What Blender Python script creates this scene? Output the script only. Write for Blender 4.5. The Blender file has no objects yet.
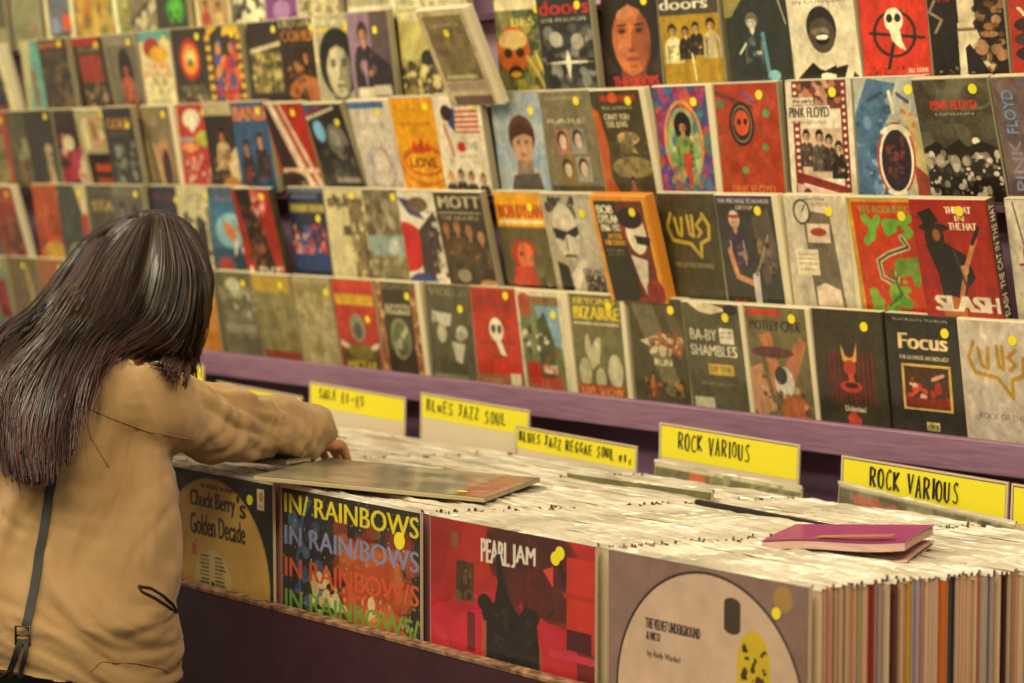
import bpy, bmesh, math, random
import numpy as np
from mathutils import Vector, Matrix
S = bpy.context.scene
COL = S.collection
PI = math.pi

# ------------------------------------------------------------------ camera
F_PX = 2246.0
PHI = math.radians(40.4)
EYE = 1.42
TH = math.atan(176 / F_PX)
_c0 = np.array([-math.cos(PHI), math.sin(PHI), 0.0])
RT = np.array([math.sin(PHI), math.cos(PHI), 0.0])
FW = _c0 * math.cos(TH) - np.array([0, 0, 1.0]) * math.sin(TH)
UP = np.array([0, 0, 1.0]) * math.cos(TH) + _c0 * math.sin(TH)
OO = np.array([0, 0, EYE])
cd = bpy.data.cameras.new('camera')
cam = bpy.data.objects.new('camera', cd); COL.objects.link(cam)
cam.location = (0, 0, EYE)
cam.matrix_world = Matrix(((RT[0], UP[0], -FW[0], 0), (RT[1], UP[1], -FW[1], 0), (RT[2], UP[2], -FW[2], EYE), (0, 0, 0, 1)))
cd.sensor_width = 36; cd.lens = F_PX * 36 / 1024
cd.clip_start = 0.05; cd.clip_end = 50
cd.dof.use_dof = True; cd.dof.focus_distance = 2.95; cd.dof.aperture_fstop = 4.6
S.camera = cam

# ------------------------------------------------------------------ light and exposure
S.view_settings.view_transform = 'Standard'; S.view_settings.look = 'None'
S.view_settings.exposure = 0.0; S.view_settings.gamma = 1.0
S.view_settings.use_curve_mapping = False
w = bpy.data.worlds.new('world'); S.world = w; w.use_nodes = True
w.node_tree.nodes['Background'].inputs[0].default_value = (1.0, 0.83, 0.60, 1)
w.node_tree.nodes['Background'].inputs[1].default_value = 0.42
def area(name, loc, target, sx, sy, power, col):
    l = bpy.data.lights.new(name, 'AREA'); l.shape = 'RECTANGLE'; l.size = sx; l.size_y = sy
    l.energy = power; l.color = col
    o = bpy.data.objects.new(name, l); COL.objects.link(o); o.location = loc
    d = Vector(target) - Vector(loc); o.rotation_euler = d.to_track_quat('-Z', 'Y').to_euler()
    return o
WARM = (1.0, 0.885, 0.63)
area('ceiling_lamp', (-0.7, 0.9, 3.1), (-2.0, 2.1, 1.0), 2.4, 0.6, 68, WARM)
area('ceiling_lamp', (-4.2, 0.9, 3.1), (-3.8, 2.3, 1.0), 2.4, 0.6, 62, WARM)
area('ceiling_lamp', (-2.8, -0.9, 3.1), (-2.8, 2.2, 1.0), 3.6, 0.6, 46, (1.0, 0.86, 0.6))

def px_x(px, y, z):
    """world x of the point on the line (y, z) that lies in the vertical plane through column px"""
    n = RT - (px - 512) / F_PX * FW
    return -(n[1] * y + n[2] * (z - EYE)) / n[0]
def on(px, py, z=None, y=None):
    d = FW + (px - 512) / F_PX * RT - (py - 341.5) / F_PX * UP
    t = (z - EYE) / d[2] if z is not None else y / d[1]
    return Vector(OO + t * d)

# ------------------------------------------------------------------ colour and materials
def lin(c):
    c = np.asarray(c, dtype=float)
    return np.where(c <= 0.04045, c / 12.92, ((c + 0.055) / 1.055) ** 2.4)
def hx(s):
    if len(s) == 3: s = ''.join(ch * 2 for ch in s)
    return np.array([int(s[i:i + 2], 16) / 255 for i in (0, 2, 4)])
def rgba(s): return tuple(lin(hx(s))) + (1,)
MATS = {}
def mat(name, col='888', rough=0.5, metal=0, coat=0, bump=0, bscale=60, vary=None, attr=None, objcol=False,
        alpha=1, stretch=None, spec=0.5, sheen=0, bdist=0.002, coat_rough=0.12):
    if name in MATS: return MATS[name]
    m = bpy.data.materials.new(name); m.use_nodes = True; MATS[name] = m
    nt = m.node_tree; b = nt.nodes['Principled BSDF']
    b.inputs['Base Color'].default_value = rgba(col)
    b.inputs['Roughness'].default_value = rough; b.inputs['Metallic'].default_value = metal
    b.inputs['Coat Weight'].default_value = coat; b.inputs['Coat Roughness'].default_value = coat_rough
    b.inputs['Alpha'].default_value = alpha; b.inputs['Specular IOR Level'].default_value = spec
    if sheen: b.inputs['Sheen Weight'].default_value = sheen
    tc = nt.nodes.new('ShaderNodeTexCoord'); mp = nt.nodes.new('ShaderNodeMapping')
    nt.links.new(tc.outputs['Object'], mp.inputs[0])
    if stretch: mp.inputs['Scale'].default_value = stretch
    if attr:
        a = nt.nodes.new('ShaderNodeAttribute'); a.attribute_name = attr
        nt.links.new(a.outputs['Color'], b.inputs['Base Color'])
    if objcol:
        a = nt.nodes.new('ShaderNodeObjectInfo'); nt.links.new(a.outputs['Color'], b.inputs['Base Color'])
    if vary:
        n = nt.nodes.new('ShaderNodeTexNoise'); n.inputs['Scale'].default_value = vary[1]; n.inputs['Detail'].default_value = 5
        nt.links.new(mp.outputs[0], n.inputs['Vector'])
        r = nt.nodes.new('ShaderNodeValToRGB')
        r.color_ramp.elements[0].position = 0.35; r.color_ramp.elements[1].position = 0.65
        r.color_ramp.elements[0].color = rgba(vary[0]); r.color_ramp.elements[1].color = rgba(col)
        nt.links.new(n.outputs['Fac'], r.inputs[0]); nt.links.new(r.outputs[0], b.inputs['Base Color'])
    if bump:
        n = nt.nodes.new('ShaderNodeTexNoise'); n.inputs['Scale'].default_value = bscale; n.inputs['Detail'].default_value = 3
        nt.links.new(mp.outputs[0], n.inputs['Vector'])
        bp = nt.nodes.new('ShaderNodeBump'); bp.inputs['Strength'].default_value = bump; bp.inputs['Distance'].default_value = bdist
        nt.links.new(n.outputs['Fac'], bp.inputs['Height'])
        nt.links.new(bp.outputs[0], b.inputs['Coat Normal'])
        nt.links.new(bp.outputs[0], b.inputs['Normal'])
    return m

M_ART = mat('printed_sleeve', rough=0.42, attr='art', coat=0.55, bump=0.35, bscale=14, bdist=0.004, coat_rough=0.16)
M_ARTLP = mat('printed_record_sleeve', rough=0.5, attr='art', coat=0.3, bump=0.15, bscale=8, bdist=0.003)
M_CASE = mat('cream_case_plastic', 'ddd0a8', rough=0.3, coat=0.3)
M_CASES = mat('case_side_plastic', '9c9270', rough=0.35, coat=0.3)
M_CASEK = mat('dark_case_plastic', '453a2c', rough=0.3, coat=0.3)
M_CASEO = mat('orange_case_card', 'd98a2a', rough=0.4, coat=0.3)
M_CASER = mat('red_case_plastic', '9a2a20', rough=0.4, coat=0.3)
M_STK = mat('yellow_sticker_paper', 'ecd92c', rough=0.55)
M_PURW = mat('purple_painted_board', '94688c', rough=0.5, vary=('885c80', 9), stretch=(1, 1, 12), bump=0.15, bscale=30)
M_PURL = mat('purple_painted_lip', '8e6a80', rough=0.42, vary=('7c596e', 12), stretch=(1, 6, 14), bump=0.2, bscale=40)
M_PURD = mat('dark_purple_board', '4c2c44', rough=0.6, vary=('3e2338', 8))
M_LAV = mat('lavender_wall_board', 'b48fa4', rough=0.6, vary=('a8839a', 5))
M_PANEL = mat('bin_panel_laminate', '42262f', rough=0.45, vary=('3a2029', 25), bump=0.1, bscale=120)
M_EDGE = mat('worn_wood_edge', 'a07a58', rough=0.6, vary=('4a2a22', 60), stretch=(1, 1, 1))
M_FLOOR = mat('dark_vinyl_floor', '4a3a33', rough=0.5, vary=('403029', 6))

# ------------------------------------------------------------------ object helpers
def link(o, parent=None):
    COL.objects.link(o)
    if parent is not None: o.parent = parent
    return o
def obj(name, bm, mats, parent=None, smooth=False, loc=(0, 0, 0)):
    me = bpy.data.meshes.new(name); bm.normal_update(); bm.to_mesh(me); bm.free()
    for m in (mats if isinstance(mats, (list, tuple)) else [mats]): me.materials.append(m)
    if smooth: me.polygons.foreach_set('use_smooth', [True] * len(me.polygons))
    o = bpy.data.objects.new(name, me); o.location = loc
    return link(o, parent)
def thing(name, label, cat, loc=(0, 0, 0), rot=(0, 0, 0), group=None):
    o = bpy.data.objects.new(name, None); o.empty_display_size = 0.05; link(o)
    o.location = loc; o.rotation_euler = rot
    return tag(o, label, cat, group)
def tag(o, label, cat, group=None, kind=None):
    o['label'] = label; o['category'] = cat
    if group: o['group'] = group
    if kind: o['kind'] = kind
    return o
def struct(o): o['kind'] = 'structure'; return o
def box(bm, x0, y0, z0, x1, y1, z1, mi=0, bev=0):
    n = len(bm.verts)
    vs = [bm.verts.new((x, y, z)) for z in (z0, z1) for y in (y0, y1) for x in (x0, x1)]
    fs = []
    for q in ((0, 2, 3, 1), (4, 5, 7, 6), (0, 1, 5, 4), (2, 6, 7, 3), (0, 4, 6, 2), (1, 3, 7, 5)):
        f = bm.faces.new([vs[i] for i in q]); f.material_index = mi; fs.append(f)
    if bev:
        es = list({e for f in fs for e in f.edges})
        bmesh.ops.bevel(bm, geom=es, offset=bev, segments=2, profile=0.5, affect='EDGES', material=mi)
    return fs
def boxobj(name, x0, y0, z0, x1, y1, z1, m, parent=None, bev=0, loc=(0, 0, 0)):
    bm = bmesh.new(); box(bm, x0, y0, z0, x1, y1, z1, 0, bev)
    return obj(name, bm, m, parent, loc=loc)
def tube(bm, pts, rad, seg=6, mi=0, cap=True, flat=1.0):
    pts = [Vector(p) for p in pts]; n = len(pts)
    if not hasattr(rad, '__len__'): rad = [rad] * n
    rings = []; ref = None
    for i, p in enumerate(pts):
        t = (pts[min(i + 1, n - 1)] - pts[max(i - 1, 0)]).normalized()
        if ref is None:
            ref = t.orthogonal().normalized()
        ref = (ref - t * ref.dot(t)).normalized(); b = t.cross(ref)
        rings.append([bm.verts.new(p + rad[i] * (ref * math.cos(2 * PI * k / seg) + b * math.sin(2 * PI * k / seg) * flat)) for k in range(seg)])
    for i in range(n - 1):
        for k in range(seg):
            f = bm.faces.new((rings[i][k], rings[i][(k + 1) % seg], rings[i + 1][(k + 1) % seg], rings[i + 1][k])); f.material_index = mi
    if cap:
        bm.faces.new(rings[0][::-1]).material_index = mi; bm.faces.new(rings[-1]).material_index = mi

# ------------------------------------------------------------------ painter: prints a design into the colours of a fine sheet mesh
_glyph = {}
def glyphs(s):
    if s in _glyph: return _glyph[s]
    cu = bpy.data.curves.new('t', 'FONT'); cu.body = s; cu.resolution_u = 3
    o = bpy.data.objects.new('t', cu)
    me = o.to_mesh(); me.calc_loop_triangles()
    v = np.array([x.co[:2] for x in me.vertices]) if len(me.vertices) else np.zeros((0, 2))
    t = np.array([x.vertices[:] for x in me.loop_triangles]) if len(me.vertices) else np.zeros((0, 3), int)
    o.to_mesh_clear(); bpy.data.objects.remove(o); bpy.data.curves.remove(cu)
    _glyph[s] = (v, t); return v, t
class Art:
    def __init__(s, W, H, asp, bg):
        s.W, s.H, s.asp = W, H, asp; s.boldk = 1.0
        s.a = np.empty((H, W, 3)); s.a[:] = hx(bg)
    def put(s, mask, y0, x0, c, op=1.0):
        h, w_ = mask.shape; v = s.a[y0:y0 + h, x0:x0 + w_]
        k = (mask * op)[..., None]; v[:] = v * (1 - k) + hx(c) * k
    def grid(s, x0, y0, x1, y1):
        X0 = max(0, int(x0 * s.W) - 1); X1 = min(s.W, int(x1 * s.W) + 2); Y0 = max(0, int(y0 * s.H) - 1); Y1 = min(s.H, int(y1 * s.H) + 2)
        if X1 <= X0 or Y1 <= Y0: return None
        gx, gy = np.meshgrid((np.arange(X0, X1) + .5) / s.W, (np.arange(Y0, Y1) + .5) / s.H)
        return gx, gy, Y0, X0
    def R(s, x0, y0, x1, y1, c, op=1.0):
        g = s.grid(x0, y0, x1, y1)
        if g: s.put(((g[0] >= x0) & (g[0] <= x1) & (g[1] >= y0) & (g[1] <= y1)) * 1.0, g[2], g[3], c, op)
    def E(s, cx, cy, rx, ry, c, op=1.0):
        g = s.grid(cx - rx, cy - ry, cx + rx, cy + ry)
        if g: s.put((((g[0] - cx) / rx) ** 2 + ((g[1] - cy) / ry) ** 2 <= 1) * 1.0, g[2], g[3], c, op)
    def P(s, c, *q):
        p = np.array(q, float).reshape(-1, 2); g = s.grid(p[:, 0].min(), p[:, 1].min(), p[:, 0].max(), p[:, 1].max())
        if not g: return
        m = np.zeros(g[0].shape, bool)
        for i in range(len(p)):
            (xa, ya), (xb, yb) = p[i], p[(i + 1) % len(p)]
            if ya == yb: continue
            m ^= ((g[1] > min(ya, yb)) & (g[1] <= max(ya, yb)) & (g[0] < xa + (g[1] - ya) * (xb - xa) / (yb - ya)))
        s.put(m * 1.0, g[2], g[3], c)
    def L(s, c, wd, *q):
        p = np.array(q, float).reshape(-1, 2)
        g = s.grid(p[:, 0].min() - wd, p[:, 1].min() - wd, p[:, 0].max() + wd, p[:, 1].max() + wd)
        if not g: return
        m = np.zeros(g[0].shape, bool); X = g[0]; Y = g[1] * s.asp
        for i in range(len(p) - 1):
            ax, ay, bx, by = p[i][0], p[i][1] * s.asp, p[i + 1][0], p[i + 1][1] * s.asp
            dx, dy = bx - ax, by - ay; L2 = dx * dx + dy * dy + 1e-12
            t = np.clip(((X - ax) * dx + (Y - ay) * dy) / L2, 0, 1)
            m |= (X - ax - t * dx) ** 2 + (Y - ay - t * dy) ** 2 <= (wd / 2) ** 2
        s.put(m * 1.0, g[2], g[3], c)
    def O(s, cx, cy, rx, ry, wd, c):
        a = np.linspace(0, 2 * PI, 25); q = np.stack([cx + rx * np.cos(a), cy + ry * np.sin(a)], 1).ravel()
        s.L(c, wd, *q)
    def T(s, x, y, w_, h, c, txt, bold=0.0, slope=0.0, vert=0):
        v, t = glyphs(str(txt))
        if not len(v): return
        lo = v.min(0); sz = v.max(0) - lo; q = (v - lo) / np.maximum(sz, 1e-6)
        q = np.stack([x + q[:, 0] * w_, y + (1 - q[:, 1]) * h + slope * q[:, 0]], 1) if not vert else np.stack([x + (1 - q[:, 1]) * w_, y + (1 - q[:, 0]) * h], 1)
        g = s.grid(q[:, 0].min(), q[:, 1].min(), q[:, 0].max() + bold, q[:, 1].max())
        if not g: return
        m = np.zeros(g[0].shape, bool); X, Y = g[0], g[1]; hgt, wid = m.shape
        for tri in t:
            A, B, C = q[tri]
            xa = max(int(min(A[0], B[0], C[0]) * s.W) - g[3], 0); xb = min(int(max(A[0], B[0], C[0]) * s.W) - g[3] + 2, wid)
            ya = max(int(min(A[1], B[1], C[1]) * s.H) - g[2], 0); yb = min(int(max(A[1], B[1], C[1]) * s.H) - g[2] + 2, hgt)
            if xb <= xa or yb <= ya: continue
            x_, y_ = X[ya:yb, xa:xb], Y[ya:yb, xa:xb]
            d = [(Q[0] - P_[0]) * (y_ - P_[1]) - (Q[1] - P_[1]) * (x_ - P_[0]) for P_, Q in ((A, B), (B, C), (C, A))]
            m[ya:yb, xa:xb] |= ((d[0] >= 0) & (d[1] >= 0) & (d[2] >= 0)) | ((d[0] <= 0) & (d[1] <= 0) & (d[2] <= 0))
        k = int(round(bold * s.W * s.boldk)); mm = m.copy()
        for i in range(1, k + 1): mm[:, i:] |= m[:, :-i]
        s.put(mm * 1.0, g[2], g[3], c)
    def N(s, seed, n, size, x0, y0, x1, y1, cols, op=1.0):
        r = random.Random(int(seed)); cs = cols.split()
        for _ in range(int(n)):
            k = size * r.uniform(.4, 1.3)
            s.E(r.uniform(x0, x1), r.uniform(y0, y1), k, k / s.asp * r.uniform(.5, 1.5), r.choice(cs), op)
    def M(s, cx, cy, z, skin, cloth, hair):      # a small standing figure: hair, head, neck, shoulders and torso
        a = s.asp
        s.P(cloth, cx - .3 * z, cy + .8 * z / a, cx + .3 * z, cy + .8 * z / a, cx + .85 * z, cy + 1.05 * z / a, cx + 1.15 * z, cy + 1.6 * z / a, cx + 1.3 * z, cy + 4 * z / a, cx - 1.3 * z, cy + 4 * z / a, cx - 1.15 * z, cy + 1.6 * z / a, cx - .85 * z, cy + 1.05 * z / a)
        sd = int(cx * 977 + cy * 331)
        s.N(sd, 16, .3 * z, cx - 1.0 * z, cy + 1.5 * z / a, cx + 1.0 * z, cy + 3.8 * z / a, hair + ' ' + cloth + ' ' + skin, .28)
        s.L(hair, .1 * z, cx - .75 * z, cy + 1.8 * z / a, cx - .8 * z, cy + 3.9 * z / a); s.L(hair, .1 * z, cx + .75 * z, cy + 1.8 * z / a, cx + .8 * z, cy + 3.9 * z / a)
        s.E(cx + .5 * z, cy + 2.9 * z / a, .3 * z, .2 * z / a, skin, .8); s.P(skin, cx - .2 * z, cy + .8 * z / a, cx + .2 * z, cy + .8 * z / a, cx, cy + 1.3 * z / a)
        s.E(cx, cy - .1 * z / a, .62 * z, .78 * z / a, hair)
        s.R(cx - .22 * z, cy + .3 * z / a, cx + .22 * z, cy + 1.0 * z / a, skin)
        s.E(cx, cy + .08 * z / a, .43 * z, .58 * z / a, skin); s.E(cx + .2 * z, cy + .15 * z / a, .2 * z, .45 * z / a, hair, .28)
        s.P(hair, cx - .5 * z, cy, cx - .45 * z, cy - .6 * z / a, cx + .5 * z, cy - .5 * z / a, cx + .48 * z, cy + .1 * z / a, cx + .3 * z, cy - .25 * z / a, cx - .2 * z, cy - .3 * z / a)
        s.L(hair, .09 * z, cx - .25 * z, cy, cx - .1 * z, cy); s.L(hair, .09 * z, cx + .1 * z, cy, cx + .25 * z, cy)
        s.L(hair, .07 * z, cx - .12 * z, cy + .36 * z / a, cx + .12 * z, cy + .36 * z / a)
    def B(s, cx, cy, z, skin, shade, hair):      # a large face
        a = s.asp
        s.E(cx, cy - .14 * z / a, .66 * z, .84 * z / a, hair)
        s.R(cx - .26 * z, cy + .4 * z / a, cx + .28 * z, cy + 1.2 * z / a, shade)
        s.E(cx, cy + .02 * z / a, .42 * z, .68 * z / a, skin)
        s.E(cx + .26 * z, cy + .1 * z / a, .17 * z, .52 * z / a, shade, .55)
        s.E(cx + .33 * z, cy, .10 * z, .5 * z / a, shade, .6)
        s.E(cx - .12 * z, cy - .42 * z / a, .2 * z, .12 * z / a, 'e0b890' if skin[0] == 'b' else skin, .25)
        s.E(cx - .2 * z, cy + .18 * z / a, .1 * z, .14 * z / a, 'e0b890' if skin[0] == 'b' else skin, .2)
        s.P(hair, cx - .46 * z, cy + .1 * z / a, cx - .5 * z, cy - .62 * z / a, cx + .02 * z, cy - .8 * z / a, cx + .5 * z, cy - .62 * z / a, cx + .46 * z, cy + .1 * z / a, cx + .37 * z, cy - .25 * z / a, cx + .2 * z, cy - .46 * z / a, cx - .02 * z, cy - .56 * z / a, cx - .26 * z, cy - .44 * z / a, cx - .38 * z, cy - .2 * z / a)
        for k in (-.19, .19):
            s.E(cx + k * z, cy - .1 * z / a, .12 * z, .07 * z / a, shade, .7)
            s.L(hair, .035 * z, cx + (k - .1) * z, cy - .19 * z / a, cx + (k + .09) * z, cy - .2 * z / a)
            s.E(cx + k * z, cy - .09 * z / a, .065 * z, .035 * z / a, hair)
        s.E(cx + .05 * z, cy + .08 * z / a, .05 * z, .2 * z / a, shade, .7)
        s.E(cx + .01 * z, cy + .25 * z / a, .09 * z, .04 * z / a, shade, .8)
        s.E(cx, cy + .41 * z / a, .15 * z, .045 * z / a, '7a3f30' if skin[0] in 'bc' else hair, .8)
        s.E(cx, cy + .54 * z / a, .1 * z, .03 * z / a, shade, .6)
    def run(s, code):
        for part in code.split(';'):
            part = part.strip()
            if not part: continue
            k, args = part[0], part[1:].lstrip(',').split(',')
            def cv(x):
                x = x.strip()
                try: return float(x)
                except ValueError: return x
            a = [cv(x) for x in args]
            raw = [x.strip() for x in args]
            if k == 'R': s.R(*a[:4], raw[4], *(a[5:]))
            elif k == 'E': s.E(*a[:4], raw[4], *(a[5:]))
            elif k == 'P': s.P(raw[0], *a[1:])
            elif k == 'L': s.L(raw[0], *a[1:])
            elif k == 'O': s.O(*a[:5], raw[5])
            elif k == 'T': s.T(*a[:4], raw[4], raw[5], *(a[6:]))
            elif k == 'N': s.N(*a[:7], raw[7], *(a[8:]))
            elif k == 'M': s.M(*a[:3], *raw[3:6])
            elif k == 'B': s.B(*a[:3], *raw[3:6])
    def down(s, k):
        H, W = s.H // k, s.W // k
        return s.a[:H * k, :W * k].reshape(H, k, W, k, 3).mean((1, 3))
def sheet(name, w_, h, nx, ny, code, m, parent, ss=2, seed=0, grain=0.02, fade=0.0, mottle=1.0, boldk=1.0, remap=None, contrast=1.0):
    """upright printed sheet in local xz, facing -y, lower left corner at the origin"""
    bg, _, rest = code.partition(';')
    A = Art(nx * ss, ny * ss, h / w_, bg.strip()); A.boldk = boldk; A.run(rest)
    if remap:                                                  # (v0, v1): the design fills only this band of the sheet
        v = (np.arange(ny * ss) + .5) / (ny * ss); o_ = np.abs((v - remap[0]) / (remap[1] - remap[0])); o_ = np.where(o_ > 1, 2 - o_, o_)
        A.a = A.a[np.clip((o_ * ny * ss).astype(int), 0, ny * ss - 1)]
    img = A.down(ss)[::-1]
    rs = np.random.RandomState(seed)
    mott = np.zeros(img.shape[:2])
    for q, am in ((9, .05), (24, .05)):                       # faint print mottle at two sizes
        gy = rs.normal(0, 1, (q + 2, q + 2)); yy = np.linspace(0, q, img.shape[0]); xx = np.linspace(0, q, img.shape[1])
        iy = yy.astype(int); ix = xx.astype(int); fy = (yy - iy)[:, None]; fx = (xx - ix)[None]
        mott += am * ((gy[iy][:, ix] * (1 - fx) + gy[iy][:, ix + 1] * fx) * (1 - fy) + (gy[iy + 1][:, ix] * (1 - fx) + gy[iy + 1][:, ix + 1] * fx) * fy)
    img = np.clip(img * (1 + mott[..., None] * (mottle)) + rs.normal(0, grain, img.shape[:2])[..., None], 0, 1)
    img = np.clip((img - .44) * contrast + .44, 0.03, 1)
    if fade: img = img * (1 - fade) + np.array([.62, .56, .40]) * fade
    X, Z = np.meshgrid(np.linspace(0, w_, nx), np.linspace(0, h, ny))
    co = np.stack([X, np.zeros_like(X), Z], -1).reshape(-1, 3).astype(np.float32)
    i = (np.arange(ny - 1)[:, None] * nx + np.arange(nx - 1)[None, :]).ravel()
    faces = np.stack([i, i + 1, i + nx + 1, i + nx], 1).astype(np.int32)
    me = bpy.data.meshes.new(name)
    me.vertices.add(len(co)); me.vertices.foreach_set('co', co.ravel())
    me.loops.add(faces.size); me.loops.foreach_set('vertex_index', faces.ravel())
    me.polygons.add(len(faces)); me.polygons.foreach_set('loop_start', np.arange(0, faces.size, 4, dtype=np.int32))
    me.update(calc_edges=True)
    ca = me.color_attributes.new('art', 'FLOAT_COLOR', 'POINT')
    cc = np.concatenate([lin(img.reshape(-1, 3)), np.ones((nx * ny, 1))], 1).astype(np.float32)
    ca.data.foreach_set('color', cc.ravel())
    me.materials.append(m)
    o = bpy.data.objects.new(name, me)
    return link(o, parent)
_disc = {}
def sticker(parent, x, y, z, r=0.0076, m=None, thick=0.0004):
    k = (round(r, 4), (m or M_STK).name)
    if k not in _disc:
        bm = bmesh.new()
        bmesh.ops.create_cone(bm, cap_ends=True, segments=24, radius1=r, radius2=r, depth=thick)
        bmesh.ops.rotate(bm, verts=bm.verts, matrix=Matrix.Rotation(PI / 2, 3, 'X'))
        me = bpy.data.meshes.new('price_sticker'); bm.to_mesh(me); bm.free(); me.materials.append(m or M_STK); _disc[k] = me
    o = bpy.data.objects.new('price_sticker', _disc[k]); o.location = (x, y, z)
    return link(o, parent)

# ------------------------------------------------------------------ the setting
Y_WALL = 2.72
struct(boxobj('floor', -9, -3, -0.05, 3, Y_WALL, 0, M_FLOOR))
struct(boxobj('wall_back', -9, Y_WALL, 0, 3, Y_WALL + 0.1, 3.4, M_LAV))
# ------------------------------------------------------------------ the display rack on the wall
TOPS = [1.885, 1.715, 1.552, 1.376, 1.199]
CH, CT, CW = 0.190, 0.0150, 0.140
BASEZ = [t - CH * math.cos(math.radians(9)) for t in TOPS]
Y0 = 2.645
rack = thing('display_rack', 'purple wall rack whose ledges and wide front lip hold the rows of film cases', 'display rack', (-3.3, Y_WALL, 0))
rx = 3.3
for z in BASEZ[:4]:
    boxobj('ledge', -2.7, -(Y_WALL - Y0) - 0.006, z - 0.012, 3.0, -0.001, z - 0.0005, M_PURD, rack)
bm = bmesh.new(); box(bm, -2.7, 2.572 - Y_WALL, BASEZ[4] - 0.03, 3.0, -0.001, BASEZ[4] - 0.0005)
obj('ledge', bm, M_PURD, rack)
boxobj('front_lip', -2.7, 2.552 - Y_WALL, 0.984, 3.0, 2.572 - Y_WALL, 1.032, M_PURL, rack, bev=0.0025)
boxobj('backboard', -2.7, -0.022, 1.02, 3.0, -0.001, 2.3, M_LAV, rack)
boxobj('lower_backboard', -2.7, -0.08, 0.0, 3.0, -0.001, 0.984, mat('lower_mauve_board', 'b48cac', rough=.5, vary=('a47c9c', 6)), rack)

def case_mesh(w_, m):
    key = 'case%.3f%s' % (w_, m.name)
    if key in bpy.data.meshes: return bpy.data.meshes[key]
    bm = bmesh.new(); box(bm, 0, 0, 0, w_, CT, CH, 0, 0.0018)
    for f in bm.faces:
        if f.normal.z > 0.6: f.material_index = 1
    bm.normal_update()
    for f in bm.faces:
        if f.normal.z > 0.6: f.material_index = 1
    me = bpy.data.meshes.new(key); bm.to_mesh(me); bm.free(); me.materials.append(m); me.materials.append(M_CASE if m != M_CASEO else m); return me
ROWN = ['cut-off top row', 'second row down', 'third row down', 'fourth row down', 'bottom row']
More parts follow.
